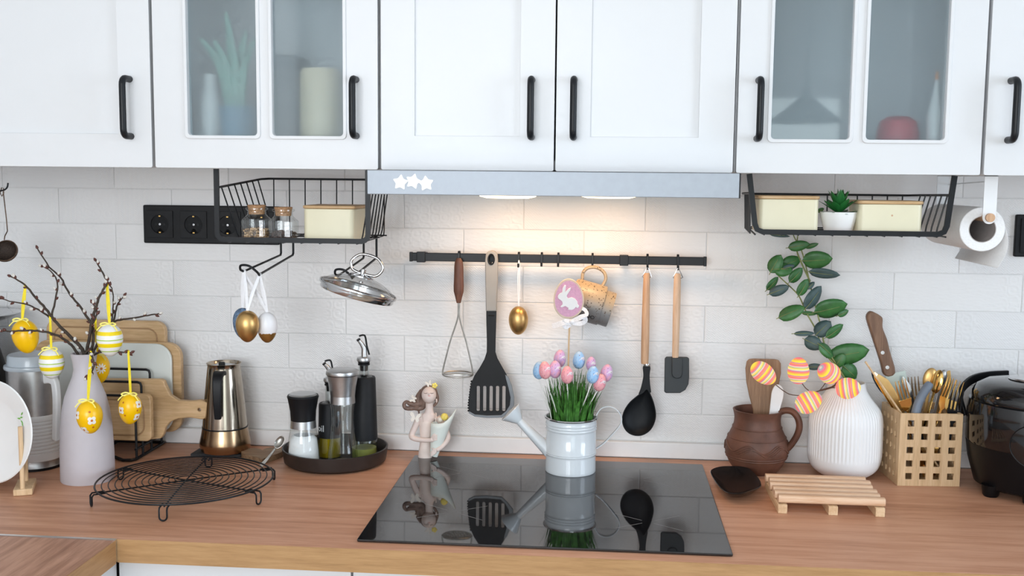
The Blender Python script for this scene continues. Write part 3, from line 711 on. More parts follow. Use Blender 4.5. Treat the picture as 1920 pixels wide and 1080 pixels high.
branch('upright forked willow branch carrying the striped egg above the vase', [(179, 488, Y0 + .01), (190, 507, Y0 + .01), (201, 529, Y0 + .005), (195, 541, Y0), (185, 561, Y0), (178, 583, Y0), (171, 610, Y0), (167, 640, Y0), mouth(.0, .004), deep(0, .01)],
       [[(201, 530, Y0 + .005), (211, 545, Y0 + .015), (212, 575, Y0 + .02), (209, 603, Y0 + .02), (190, 632, Y0 + .015), (180, 652, Y0 + .01)], [(172, 567, Y0), (180, 578, Y0 + .002), (181, 590, Y0), (174, 606, Y0)]], .0036, 0)
branch('willow branch stretching out over the round wooden chopping boards', [(300, 588, Y0 + .03), (278, 591, Y0 + .03), (245, 597, Y0 + .03), (214, 603, Y0 + .025), (197, 622, Y0 + .018), (181, 648, Y0 + .008), mouth(.010, .002), deep(-.02, 0)],
       [[(233, 553, Y0 + .03), (226, 563, Y0 + .03), (219, 575, Y0 + .03), (213, 602, Y0 + .025)]], .0028, 0)
branch('short low willow branch carrying the flowered egg before the chopping boards', [(247, 661, Y0 + .0), (236, 661, Y0 - .005), (222, 660, Y0 - .01), (200, 662, Y0 - .01), (186, 661, Y0 - .006), mouth(.012, -.004), deep(-.02, 0)], [], .0022, 0)
branch('short drooping willow branch carrying the flowered egg in front of the vase', [(163, 709, Y0 - .045), (170, 700, Y0 - .045), (176, 689, Y0 - .043), (175, 676, Y0 - .040), (170, 663, Y0 - .030), (168, 654, Y0 - .014), mouth(.002, -.010), deep(0, .02)], [], .0022, 0)
# ---- the six hanging eggs on the willow
def striped():
    t = NT('yellow_green_stripes'); tc = t.new('ShaderNodeTexCoord'); sx = t.new('ShaderNodeSeparateXYZ'); t.link(tc.outputs['Object'], sx.inputs[0])
    f = t.math('MULTIPLY_ADD', sx.outputs[2], 1 / .062, .5); f = t.math('MULTIPLY_ADD', t.noise(t.coord(), 30), .02, f)
    W, Ye, G = (.85, .85, .83), (.88, .66, .005), (.42, .60, .08)
    st = [(0, W), (.17, W), (.185, G), (.215, W), (.33, Ye), (.45, W), (.535, G), (.565, W), (.69, Ye), (.80, W)]
    t.link(t.ramp(f, st, 'CONSTANT'), t.b.inputs['Base Color']); t.set(Roughness=.3); return t.m
m_str = striped()
m_yegg = M_('yellow_painted_egg', (.92, .53, .0), .3, var=.03)
m_petal = M_('white_petal_print', (.85, .83, .78), .5, var=.03); m_core = M_('brown_flower_heart', (.55, .16, .01), .5, var=.1)
def egg_radius(wd, h, k, z): 
    c = max(-1, min(1, -z / (h / 2))); s = math.sqrt(max(0, 1 - c * c)); return wd / 2 * s * (1 - k * c)
def patch(mb, wd, h, k, az, z, pts, lift=.0003):
    """flat print laid on the egg: pts (u, v) about azimuth az and height z"""
    vs = []
    for (u_, v_) in pts:
        zz = z + v_; r = egg_radius(wd, h, k, zz) + lift; a = az + u_ / max(r, .004); vs.append((r * math.cos(a), r * math.sin(a), zz))
    mb.add(vs, [tuple(range(len(vs)))])
def disc(cx, cy, a, b=None, n=10, rot=0): 
    b = b or a; return [(cx + a * math.cos(t) * math.cos(rot) - b * math.sin(t) * math.sin(rot), cy + a * math.cos(t) * math.sin(rot) + b * math.sin(t) * math.cos(rot)) for t in [2 * pi * i / n for i in range(n)]]
def hanging_egg(label, px, py, wpx, hpx, Y, mat, tipx, tipy, tipY, tilt=0, group=None, ribm=None, k=.12, flowers=(), bow=True, rib2=None, gap=7, rw=.0042, spread=3.0, extra_tip=None, name='hanging_egg'):
    c = P(px, py, Y); m = mpp(c); wd, h = wpx * m, hpx * m
    e = thing(name, label, 'egg', (c.x, c.y, c.z - h / 2), group=group)
    Mt = Matrix.Rotation(R(tilt), 3, 'Y'); cen = Vector((0, 0, h / 2))
    sh = mk(MB().egg((0, 0, 0), wd, h, k), 'shell', mat, e, w=False); sh.location = cen; sh.rotation_euler = Mt.to_euler()
    for (az, z, kind, s) in flowers:
        fm = MB(); cm = MB()
        if kind == 'f':
            for i in range(4):
                a = pi / 4 + i * pi / 2; patch(fm, wd, h, k, az, z, disc(s * .62 * math.cos(a), s * .62 * math.sin(a), s * .52), .0003 + .00003 * i)
            patch(cm, wd, h, k, az, z, disc(0, 0, s * .30), .0006)
        elif kind == 'd':
            for i in range(10):
                a = i * pi / 5; patch(fm, wd, h, k, az, z, disc(s * .62 * math.cos(a), s * .62 * math.sin(a), s * .40, s * .14, 8, a), .0003 + .00003 * i)
            patch(cm, wd, h, k, az, z, disc(0, 0, s * .22), .0006)
        else: patch(cm, wd, h, k, az, z, disc(0, 0, s), .0004)
        if fm.v: 
            o = mk(fm, 'flower_print', m_petal, sh, w=False)
        if cm.v: mk(cm, 'flower_heart', m_core, sh, w=False)
    top = c + Mt @ Vector((0, 0, h / 2)); ribm = ribm or m_ribbon
    tips = [P(tipx, tipy, tipY)] + ([P(*extra_tip)] if extra_tip else [])
    for tp in tips:
        s = spread * m
        dirn = (tp - top).normalized()
        over = Vector((0, 0, .0035))
        loop = [top, top.lerp(tp, .5) + Vector((-s * .8, .0015, 0)), tp + Vector((-s * .55, .002, -.006)), tp + over + Vector((-s * .1, .001, 0)), tp + Vector((s * .55, -.002, -.006)), top.lerp(tp, .5) + Vector((s * .8, -.0015, 0)), top + Vector((.0006, -.0006, 0))]
        mk(MB().strip(smoothpts(loop, 5), rw, .0004, (0, 1, .15)), 'ribbon', ribm, e)
    if bow:
        rb = rib2 or m_ribbon2; mb = MB(); u = m
        for sg in (-1, 1):
            q = [top + Vector((0, -.001, .0006)), top + Vector((sg * 8 * u, -.003, 3.0 * u)), top + Vector((sg * 15 * u, -.006, .5 * u)), top + Vector((sg * 9 * u, -.007, -2 * u)), top + Vector((0, -.003, .0003))]
            mb.strip(smoothpts(q, 4), .0026, .0004, (0, -1, .3))
            q = [top + Vector((0, -.003, 0)), top + Vector((sg * 12 * u, -.0075, -2.5 * u)), top + Vector((sg * 20 * u, -.0105, -11 * u))]
            mb.strip(smoothpts(q, 4), .0022, .0004, (0, -1, .3))
        mk(mb, 'bow', rb, e)
    return e
G1 = 'easter eggs hanging on the willow branches'
front = -pi / 2 + .47
hanging_egg('plain glossy yellow egg hanging from the forked willow branch', 48, 631, 47, 64, Y0 - .012, m_yegg, 46.5, 537, Y0 - .01, -10, G1)
hanging_egg('white egg with yellow and green stripes hanging before the milk frother', 97, 682, 45, 57, Y0 - .008, m_str, 94, 592, Y0 - .003, 0, G1, spread=1.6)
hanging_egg('white egg with yellow and green stripes hanging highest above the vase', 206, 638, 47, 61, Y0 - .012, m_str, 201, 535, Y0 + .005, 0, G1)
hanging_egg('yellow egg with one white daisy half hidden behind the vase neck', 184, 691, 42, 58, Y0 + .055, m_yegg, 179, 600, Y0 + .004, 0, G1, flowers=[(front + .25, .003, 'd', .0105)], spread=1.6)
hanging_egg('yellow egg with white blossoms hanging in front of the vase', 168, 782, 47, 63, Y0 - .085, m_yegg, 170, 663, Y0 - .030, -4, G1, flowers=[(front + .15, -.003, 'f', .0075), (front - 1.15, .008, 'f', .0075), (front - .75, -.020, 'f', .0065), (front + .05, .013, 'o', .002), (front + .25, -.016, 'o', .002)])
hanging_egg('yellow egg with white blossoms hanging in front of the chopping boards', 244, 767, 42, 58, Y0 + .0, m_yegg, 241, 661, Y0 - .003, 3, G1, flowers=[(front + .8, .012, 'f', .0068), (front - .9, .001, 'f', .0068), (front + .7, -.012, 'f', .0068), (front - .75, .016, 'o', .0018), (front + .6, .001, 'o', .0018), (front - .5, -.008, 'o', .0018)], spread=1.4)
# ================================================================== milk frother
YM = -.205; cm, pm = pro(68, YM, [(884, 49), (867, 49)])
fz = thing('milk_frother', 'steel and white ribbed milk frother behind the lilac vase', 'frother', (cm.x, YM, 0))
mz = lambda py: P(68, py, YM).z - P(68, 880, YM).z
r = 47.5 * mpp(P(68, 800, YM))
mk(MB().lathe([(0, 0), (r * .98, 0), (r * 1.0, .002), (r * 1.0, .004), (r * .985, .005), (r * .985, mz(863)), (0, mz(863))], 40), 'base', m_steel, fz, w=False)
mk(MB().lathe([(0, .0), (r * 1.01, .0), (r * 1.01, .0045), (r * .99, .005), (0, .005)], 40), 'foot_ring', m_blackp, fz, w=False)
rib = [(r * .99, mz(863)), (r * 1.0, mz(861)), (r * 1.0, mz(850))]
nr = 10
for i in range(nr):
    z0 = mz(850) + (mz(786) - mz(850)) * i / nr; dz = (mz(786) - mz(850)) / nr
    rib += [(r * .965, z0 + dz * .1), (r * .965, z0 + dz * .3), (r * 1.0, z0 + dz * .5), (r * 1.0, z0 + dz * .9)]
rib += [(r * .985, mz(781)), (r * .97, mz(780)), (0, mz(780))]
mk(MB().lathe([(0, mz(863))] + rib, 40), 'ribbed_body', m_whitep, fz, w=False, sharp=30)
mk(MB().lathe([(0, mz(780)), (r * .96, mz(780)), (r * .96, mz(697)), (0, mz(697))], 40), 'steel_jug', m_steel, fz, w=False)
m_lidp = M_('translucent_grey_lid', (.42, .47, .52), .2, var=.03)
mk(MB().lathe([(0, mz(697)), (r * 1.02, mz(697)), (r * 1.04, mz(694)), (r * 1.02, mz(690)), (r * .92, mz(689)), (r * .90, mz(674)), (r * .86, mz(671)), (0, mz(672))], 40), 'lid', m_lidp, fz, w=False)
th = -.55; u_ = Vector((math.cos(th), math.sin(th), 0))
hp = [u_ * (r * .9) + Vector((0, 0, mz(712))), u_ * (r + .018) + Vector((0, 0, mz(710))), u_ * (r + .031) + Vector((0, 0, mz(718))), u_ * (r + .034) + Vector((0, 0, mz(750))), u_ * (r + .029) + Vector((0, 0, mz(800))), u_ * (r + .026) + Vector((0, 0, mz(822)))]
mk(MB().sweep(smoothpts(hp, 5), lambda i: rect(-.0095 * (1 - .012 * i), .0095 * (1 - .012 * i), -.0055, .0055, .0035, 3), up=(u_.y, -u_.x, 0)) if False else MB().strip(smoothpts(hp, 5), lambda i: .020 - .00025 * i, .011, (math.sin(th), -math.cos(th), 0)), 'handle', m_whitep, fz, w=False, bevel=.003, seg=3)
# ================================================================== plate on its stand
cp = P(-8, 825, -.362); Rp = 97 * mpp(cp)
pl = thing('plate', 'white plate with a green sprig standing upright at the picture edge', 'plate', (cp.x, cp.y, .0135))
Mp = Matrix.Rotation(R(-13), 3, 'Z') @ Matrix.Rotation(R(84), 3, 'X')
oo = mk(MB().lathe([(0, -.004), (Rp * .55, -.004), (Rp * .62, 0), (Rp * .98, .010), (Rp, .012), (Rp * .98, .014), (Rp * .62, .004), (Rp * .55, .001), (0, .001)], 56), 'dish', m_white, pl, w=False); oo.location = (0, 0, Rp); oo.rotation_euler = Mp.to_euler()
m_sprig = M_('green_leaf_print', (.16, .50, .05), .5, var=.1)
mb = MB()
for (x, y, a, L) in ((.060, .030, 10, .010), (.064, .034, 50, .010), (.062, .026, -40, .010), (.052, .028, 0, .012), (.066, .022, -70, .008)):
    d = Vector((math.cos(R(a)), math.sin(R(a)), 0)); nn = Vector((-d.y, d.x, 0)); q = Vector((x, y, 0))
    zf_ = lambda v: .0048 + max(0, (math.hypot(v.x, v.y) - Rp * .62) / (Rp * .36)) * .0100
    vs = [q, q + d * L * .5 + nn * .0016, q + d * L, q + d * L * .5 - nn * .0016]; mb.add([(v.x, v.y, zf_(v)) for v in vs], [(0, 1, 2, 3)])
mk(mb, 'sprig_print', m_sprig, oo, w=False)
st = thing('plate_stand', 'small bamboo stand holding up the white plate', 'stand', (P(43, 905, -.392).x, -.37, 0))
b0 = P(43, 905, -.392); b0.z = 0; kk = mpp(b0)
bw = .011
mk(MB().bb(b0.x - .016, b0.x + .016, b0.y - .008, b0.y + .066, .0003, .012).xf(Matrix.Translation(b0) @ Matrix.Rotation(R(24), 4, 'Z') @ Matrix.Translation(-b0)), 'base', m_bamboo_z, st, bevel=.0015)
zt = P(42, 800, b0.y).z
mk(MB().tube([(b0.x - .001, b0.y, .010), (b0.x - .001, b0.y, zt)], .0042, 12), 'dowel', m_bamboo_z, st)
bk = Matrix.Rotation(R(24), 3, 'Z') @ Vector((0, .052, 0))
mk(MB().tube([(b0.x + bk.x, b0.y + bk.y, .010), (b0.x + bk.x, b0.y + bk.y, zt * .95)], .0042, 12), 'dowel', m_bamboo_z, st)
# ================================================================== canister and steel bowl behind the frother
q = P(-60, 690, -.13); kk = mpp(q)
z0c, z1c = 0, P(0, 608, -.13).z
tag(mk(MB().lathe([(0, 0), (.088, 0), (.092, .004), (.090, P(0, 745, -.13).z), (.086, P(0, 700, -.13).z), (.068, P(0, 640, -.13).z), (.060, z1c - .002), (0, z1c)], 40, (P(-72, 700, -.13).x, -.13, 0)), 'canister', m_blackm, None), 'dark tapering canister standing behind the frother at the picture edge', 'canister')
tag(mk(MB().lathe([(0, z1c + .0004), (.05, z1c + .001), (.085, z1c + .012), (.100, P(0, 588, -.13).z), (.102, P(0, 588, -.13).z), (.098, P(0, 588, -.13).z + .001), (.082, z1c + .016), (.045, z1c + .005), (0, z1c + .004)], 44, (P(-72, 600, -.13).x + .013, -.13, 0)), 'steel_bowl', m_chrome, None), 'shiny steel bowl resting on the dark canister', 'bowl')
# ================================================================== chopping boards in their rack
Z2 = ZM(180, 580, 3.178)
def board(label, pts, Y, t, mat, holes=(), smooth=0, groove=None, zmin=None):
    out = [(p.x, p.z) for p in pts]
    if smooth: out = sm2(out, smooth)
    if holes: mb = MB().holed(out, list(holes), t); mb.xf(Matrix.Translation((0, Y + t / 2, 0)))
    else: mb = MB().prism(out, Y, Y + t)
    zs = min(q[1] for q in out); xc = sum(q[0] for q in out) / len(out)
    b = thing('chopping_board', label, 'chopping board', (xc, Y, zs), group='chopping boards in the wire rack')
    mk(mb, 'board', mat, b, bevel=.002)
    if groove:
        a0, a1, c0, c1 = groove
        mk(MB().tube([(u, Y - .0001, v) for u, v in rect(a0, a1, c0, c1, .02, 5)], .0016, 6, True), 'groove', WOOD('dark_groove_line', (.36, .21, .10), (.42, .26, .13), 'x', 1.6), b)  # groove drawn as a thin line of darker wood
    return b
def rr(px0, px1, py0, py1, Y, rad): 
    a, b = P(px0, py0, Y), P(px1, py1, Y); return [Vector((u, Y, v)) for u, v in rect(a.x, b.x, b.z, a.z, rad, 5)]
zb_ = .034
Yb = -.0185; a = P(86, 598, Yb); b = P(309, 598, Yb)
board('tall bamboo board with a groove, rearmost behind the others', [Vector((u, 0, v)) for u, v in rect(a.x, b.x, zb_, a.z, .022, 5)], Yb, .014, m_bamboo_x, groove=(a.x + .018, b.x - .018, zb_ + .018, a.z - .016))
Yb = -.044; a = P(64, 637, Yb); b = P(338, 637, Yb)
board('wide bamboo board directly behind the white board', [Vector((u, 0, v)) for u, v in rect(a.x, b.x, zb_ + .001, a.z, .030, 6)], Yb, .015, m_bamboo_x)
Yb = -.056; a = P(79, 640, Yb); b = P(320, 640, Yb)
board('white board with rounded corners behind the paddle board', [Vector((u, 0, v)) for u, v in rect(a.x, b.x, zb_ + .002, a.z, .034, 6)], Yb, .008, M_('white_board_plastic', (.74, .77, .73), .45, var=.01))
Yb = -.100
pd = [(0, 415), (385, 418), (402, 428), (412, 455), (440, 512), (490, 543), (560, 548), (622, 541), (662, 558), (682, 598), (668, 640), (632, 657), (560, 646), (490, 651), (440, 672), (412, 705), (402, 745), (385, 770), (330, 776), (0, 776)]
hc = Z2(613, 600, Yb)
board('bamboo paddle board with a round holed handle', [Z2(x, y, Yb) for x, y in pd], Yb, .014, m_bamboo_x, holes=[[(hc.x + .0035 * math.cos(2 * pi * i / 14), hc.z + .0035 * math.sin(2 * pi * i / 14)) for i in range(14)]])
Yb = -.135; a = P(170, 737, Yb); b = P(284, 828, Yb)
board('smallest bamboo board with a groove, foremost in the rack', [Vector((u, 0, v)) for u, v in rect(a.x, b.x, b.z, a.z, .012, 5)], Yb, .014, m_bamboo_x, groove=(a.x + .014, b.x - .014, b.z + .012, a.z - .012))
rk = thing('board_rack', 'black wire rack holding the chopping boards', 'rack', (-.90, -.1, 0))
rw = .0032
xr, xl = PZ(258, 865).x - .004, PZ(258, 865).x - .105
pts = [(xr, -.012, .004), (xr, -.150, .004), (xr - .006, -.158, .004), (xr - .022, -.160, .004), (xl, -.10, .004), (xl, -.012, .004)]
mk(MB().tube(pts, rw, 8, True), 'base_loop', m_black, rk)
for x in (xr, xl): mk(MB().tube([(x, -.012, .0235), (x, -.150, .0235)], .0026, 8), 'support_rail', m_black, rk)
for i, (Y, pt) in enumerate(((-.146, 742), (-.116, 716), (-.074, 692), (-.0238, 690))):
    zt = P(240, pt, Y).z
    mk(MB().tube([(xr, Y, .004), (xr, Y, zt - .008), (xr - .002, Y, zt - .002), (xr - .008, Y, zt), (xl + .008, Y, zt), (xl + .002, Y, zt - .002), (xl, Y, zt - .008), (xl, Y, .004)], .0026, 8), 'divider', m_black, rk)
# ================================================================== moka pot on a slate
sl = [PZ(357, 856), PZ(452, 858), PZ(470, 845), PZ(384, 839)]
sl = [(q.x, q.y) for q in sl]
tag(mk(MB().slab(sl, .0002, .006), 'slate_coaster', m_slate, None, bevel=.0012), 'rough black slate coaster under the steel coffee pot', 'coaster')
YK = -.068
kz = lambda py: P(422, py, YK).z - P(422, 843, YK).z; kr = lambda hw, py: hw * mpp(P(422, py, YK))
mx = P(422, 800, YK).x
mo = thing('moka_pot', 'brassy steel stovetop coffee pot with black handle', 'coffee pot', (mx, YK, .0062))
m_moka = M_('bronzed_steel', (.43, .37, .30), .17, 1, var=.12, scale=12, rvar=.08)
m_moka2 = M_('heat_browned_steel', (.36, .24, .14), .22, 1, var=.15, scale=14, rvar=.1)
mk(MB().lathe([(0, 0), (kr(38, 843), 0), (kr(44, 840), kz(841)), (kr(47, 832), kz(832)), (kr(47, 826), kz(825)), (kr(44, 812), kz(812)), (kr(41.5, 799), kz(799)), (0, kz(799))], 48), 'boiler', m_moka2, mo, w=False)
mk(MB().lathe([(kr(39, 799), kz(799)), (kr(41.8, 799), kz(799)), (kr(41.8, 796.5), kz(796.5)), (kr(39, 796.5), kz(796.5))], 48), 'gasket_ring', m_black, mo, w=False)
mk(MB().lathe([(0, kz(796.5)), (kr(41, 796), kz(796.5)), (kr(38, 760), kz(760)), (kr(34, 720), kz(720)), (kr(30.5, 688), kz(688)), (kr(30, 683), kz(683)), (kr(32.5, 679), kz(679)), (kr(31.5, 678), kz(678.5)), (kr(28, 684), kz(685)), (kr(28, 690), kz(690)), (0, kz(690))], 48), 'collector', m_moka, mo, w=False)
mk(MB().lathe([(0, kz(687)), (kr(28.5, 687), kz(687)), (kr(27.5, 683), kz(684.5)), (kr(12, 683), kz(681)), (0, kz(680))], 40), 'lid', m_steel, mo, w=False)
th = R(-82); u_ = Vector((math.cos(th), math.sin(th), 0)); sd = Vector((-u_.y, u_.x, 0))
mk(MB().box(u_ * kr(17, 683) + Vector((0, 0, kz(679))), (.012, .010, .010), Matrix.Rotation(th + pi / 2, 3, 'Z')), 'lid_knob', m_blackp, mo, w=False, bevel=.002)
hp = [u_ * kr(29, 690) + Vector((0, 0, kz(693))), u_ * (kr(34, 690) + .012) + Vector((0, 0, kz(692))), u_ * (kr(34, 690) + .026) + Vector((0, 0, kz(703))), u_ * (kr(34, 690) + .030) + Vector((0, 0, kz(735))), u_ * (kr(34, 690) + .026) + Vector((0, 0, kz(772)))]
mk(MB().strip(smoothpts(hp, 5), lambda i: .024 - .0005 * i, .009, sd), 'handle', m_blackp, mo, w=False, bevel=.002, seg=2) if False else \
    mk(MB().sweep(smoothpts(hp, 5), lambda i: [(-.0045, -.0125 + .0003 * i), (.0045, -.0125 + .0003 * i), (.0045, .0125 - .0003 * i), (-.0045, .0125 - .0003 * i)], up=sd), 'handle', m_blackp, mo, w=False, bevel=.002)
# ================================================================== heart trivet and teaspoon
hc = PZ(491, 860); s_ = .037
out = []
for i in range(40):
    t = 2 * pi * i / 40; x = 16 * math.sin(t) ** 3; y = 13 * math.cos(t) - 5 * math.cos(2 * t) - 2 * math.cos(3 * t) - math.cos(4 * t)
    v = Matrix.Rotation(R(18), 2) @ Vector((x / 16 * s_ * 1.15, y / 14 * s_ * 1.25)); out.append((hc.x + v.x, hc.y + v.y + .004))
tag(mk(MB().slab(out, .0003, .012), 'heart_trivet', m_olive, None, bevel=.003), 'worn heart-shaped wooden trivet beside the black tray', 'trivet')
tp = thing('teaspoon', 'old silver teaspoon leaning over the heart trivet on the tray rim', 'spoon', PZ(490, 876))
m_silver = M_('tarnished_silver', (.40, .38, .35), .32, 1, var=.25, scale=80, rvar=.15)
h0, h1, hb_ = P(489, 877, -.170), P(516, 841, -.150), P(524, 829, -.145)
mk(MB().strip(smoothpts([h0 + Vector((0, 0, .004)), h0.lerp(h1, .35) + Vector((0, 0, .001)), h0.lerp(h1, .7), h1], 5), lambda i: .0078 - .0003 * i, .0022, (0, -1, .6)), 'handle', m_silver, tp, bevel=.0006)
dv = (hb_ - h1).normalized(); Ms = Matrix((dv.cross(Vector((0, -1, .5))).normalized(), dv, dv.cross(Vector((0, -1, .5))).normalized().cross(dv))).transposed()
mb = MB().lathe([(0, -.0042), (.005, -.0036), (.0085, -.0018), (.0105, .0005), (.0098, .0006), (.0078, -.0010), (.0046, -.0026), (0, -.0032)], 22, hb_, Ms @ Matrix.Diagonal((.85, 1.35, 1)))
mk(mb, 'bowl', m_silver, tp)
# ================================================================== hooks of the wire shelf, eggs and pan lid
def shelf_hook(label, back, frontp, yb, yf, zt):
    """double-wire hook: two wires drop from the shelf floor, run forward and close in a raised loop"""
    (bx0, bx1, by), (f0, f1) = back, frontp
    A, B = P(bx0, by, yb), P(bx1, by, yb); F0, F1 = P(*f0, yf), P(*f1, yf)
    up = Vector((0, 0, .012))
    pts = [Vector((A.x, yb, zt)), Vector((A.x, yb, A.z + .004)), A + Vector((0, -.004, 0)), F0, F0 + Vector((-.004, -.006, .004)), F0 + Vector((-.001, -.011, .012)), (F0 + F1) / 2 + Vector((0, -.013, .014)), F1 + Vector((-.001, -.010, .006)), F1 + Vector((.001, -.004, 0)), F1, B + Vector((0, -.004, 0)), Vector((B.x, yb, B.z + .004)), Vector((B.x, yb, zt))]
    i0, i1 = 3, 9
    mid = smoothpts(pts[i0:i1 + 1], 5)
    o = mk(MB().tube(pts[:i0] + mid + pts[i1 + 1:], .0022, 8), 'shelf_hook', m_black, None)
    tag(o, label, 'hook', 'double-wire hooks hanging from the wire shelf'); return F0, F1
e0, e1 = shelf_hook('double-wire hook under the shelf carrying the three ribboned eggs', (527, 550, 478), ((457, 509), (486, 515)), -.10, -.30, zfb - .001)
l0, l1 = shelf_hook('double-wire hook under the shelf carrying the glass pan lid', (682, 706, 484), ((634, 517), (660, 521)), -.10, -.27, zfb - .001)
G2 = 'ribboned eggs hanging from the shelf hook'
m_blueegg = M_('speckled_denim_blue', (.10, .16, .25), .6, var=.6, scale=260, bump=.3)
def dipped():
    t = NT('white_dipped_in_gold'); tc = t.new('ShaderNodeTexCoord'); sx = t.new('ShaderNodeSeparateXYZ'); t.link(tc.outputs['Object'], sx.inputs[0])
    n = t.noise(t.coord(scale=(1, 1, .15)), 220, 3); f = t.math('ADD', sx.outputs[2], t.math('MULTIPLY_ADD', n, .008, -.004))
    k = t.math('LESS_THAN', f, -.0095)
    mx = t.new('ShaderNodeMix', data_type='RGBA'); t.link(k, mx.inputs[0]); mx.inputs[6].default_value = (.78, .78, .80, 1); mx.inputs[7].default_value = (.42, .24, .07, 1)
    t.link(mx.outputs[2], t.b.inputs['Base Color']); t.link(t.math('MULTIPLY', k, .85), t.b.inputs['Metallic']); t.set(Roughness=.38); return t.m
hanging_egg('blue speckled egg half hidden behind the gold egg', 455, 606, 36, 58, -.292, m_blueegg, 456, 509, -.30, 0, G2, m_wribbon, .14, bow=False, rw=.004, spread=3)
hanging_egg('satin gold egg hanging in front of the blue egg on the shelf hook', 464, 612, 43, 60, -.325, m_gold, 459, 511, -.302, 0, G2, m_wribbon, .14, bow=False, rw=.004, spread=2, extra_tip=(484, 515, -.302))
hanging_egg('white egg with gold dipped lower end hanging from the shelf hook', 501, 614, 38, 58, -.295, dipped(), 488, 516, -.30, 0, G2, m_wribbon, .14, bow=False, rw=.004, spread=3, extra_tip=(460, 511, -.30))
# pan lid
YL = -.285; cl = P(672, 541, YL); rl = 74.5 * mpp(cl)
ld = thing('pan_lid', 'round glass pan lid with steel rim and loop handle on a shelf hook', 'lid', (cl.x, YL, cl.z - .02))
Ml = Matrix.Rotation(R(15.5), 4, 'Y') @ Matrix.Rotation(R(-3), 4, 'X')
m_lidg = GLASS('lid_glass', (.955, .96, .96), .03, 1.4, .02)
def lidpart(mb, name, mat):
    mb.xf(Ml); o = mk(mb, name, mat, ld, w=False); o.location = (0, 0, .02); return o
dome = [(rl * .97 * math.sin(R(a)) / math.sin(R(46)), .0245 * (math.cos(R(a)) - math.cos(R(46))) / (1 - math.cos(R(46)))) for a in range(0, 47, 6)]
lidpart(MB().lathe([(0, dome[0][1])] + dome[1:] + [(rl * .965, -.0015)] + [(r_ * .985, z - .003) for r_, z in reversed(dome[1:])] + [(0, dome[0][1] - .003)], 56), 'glass_dome', m_lidg)
lidpart(MB().lathe([(rl * .95, -.002), (rl * .99, -.0035), (rl, -.001), (rl * .995, .002), (rl * .965, .003), (rl * .95, .001), (rl * .95, -.002)], 64), 'steel_rim', m_chrome)
lidpart(MB().lathe([(rl * .90, -.003), (rl * .945, -.003), (rl * .945, -.011), (rl * .925, -.013), (rl * .90, -.011), (rl * .90, -.003)], 64), 'inner_rim', m_chrome)
lidpart(MB().lathe([(0, .0235), (rl * .30, .0225), (rl * .30, .0245), (rl * .12, .0270), (rl * .07, .0275), (rl * .07, .036), (0, .0365)], 28), 'knob_plate', m_chrome)
hl = [Vector((-.030, 0, .034)), Vector((-.0335, 0, .047)), Vector((-.020, 0, .061)), Vector((0, 0, .064)), Vector((.020, 0, .061)), Vector((.0335, 0, .047)), Vector((.024, 0, .031)), Vector((0, 0, .0285)), Vector((-.02, 0, .0295))]
lidpart(MB().tube(smoothpts([Vector((q.x * .86 + .004, q.x * .10, q.z)) for q in hl], 5, True), .0026, 10, True), 'loop_handle', m_chrome)
lidpart(MB().lathe([(0, .0165), (.0038, .0165), (.0038, .019), (.0020, .0195), (0, .0195)], 16, (.008, -rl * .45, -.0015)), 'steam_vent', m_chrome)
# ================================================================== wall rail and its hooks
YR = -.030
ra, rb = P(771, 483, YR), P(1322, 487, YR); zt_, zb2 = P(900, 475.5, YR).z, P(900, 491, YR).z
ra.z = rb.z = (zt_ + zb2) / 2; hh = (zt_ - zb2) / 2
rl_ = thing('utensil_rail', 'flat black utensil rail fixed to the tiled wall', 'rail', ((ra.x + rb.x) / 2, YR, ra.z - hh))
mk(MB().bb(ra.x, rb.x, YR - .004, YR + .004, ra.z - hh, ra.z + hh), 'bar', m_black, rl_, bevel=.001)
for px in (790, 1170):
    x = P(px, 485, YR).x
    o = mk(MB().bb(x - .0088, x + .0088, YR - .0065, YR + .006, ra.z - hh - .0025, ra.z + hh + .002), 'clamp', m_black, rl_, bevel=.001)
    mk(MB().bb(x - .006, x + .006, YR + .006, YW - .0002, ra.z - .007, ra.z + .007), 'bracket', m_black, o)
for x in (ra.x, rb.x): mk(MB().bb(x - .003, x + .003, YR - .0052, YR + .0052, ra.z - hh - .0012, ra.z + hh + .0012), 'end_cap', m_black, rl_, bevel=.0008)
hook_spots = {'masher': 861, 'turner': 921, 'egg': 973, 'free_a': 1016, 'free_b': 1047, 'mug': 1111, 'ladle': 1214, 'scraper': 1271}
HK = {}
what = {'masher': 'carrying the brown-handled masher', 'turner': 'carrying the slotted turner', 'egg': 'carrying the single gold egg', 'free_a': 'left empty next to the gold egg', 'free_b': 'left empty above the rabbit sign', 'mug': 'carrying the speckled mugs', 'ladle': 'carrying the ladle', 'scraper': 'carrying the silicone scraper'}
for k_, px in hook_spots.items():
    x = P(px, 485, YR).x; z0 = ra.z
    drop = .0035 if k_.startswith('free') else .006
    pts = [(x, YR + .0065, z0 - .004), (x, YR + .0065, z0 + hh + .001), (x, YR + .004, z0 + hh + .0036), (x, YR - .004, z0 + hh + .0036), (x, YR - .0068, z0 + hh + .001), (x, YR - .0068, z0 - hh - drop + .003), (x, YR - .0085, z0 - hh - drop - .001), (x, YR - .0115, z0 - hh - drop - .002), (x, YR - .0145, z0 - hh - drop), (x, YR - .0150, z0 - hh - drop + .005)]
    HK[k_] = Vector((x, YR - .0115, z0 - hh - drop))
    tag(mk(MB().sweep(pts, [(-.0014, -.0021), (.0014, -.0021), (.0014, .0021), (-.0014, .0021)], up=(1, 0, 0)) , 'rail_hook', m_black, None, bevel=.0004), 'small black rail hook ' + what[k_], 'hook', 'black hooks on the utensil rail')
YU = YR - .0115
Z6 = ZM(740, 440, 3.0); Z7 = ZM(1000, 440, 3.0)
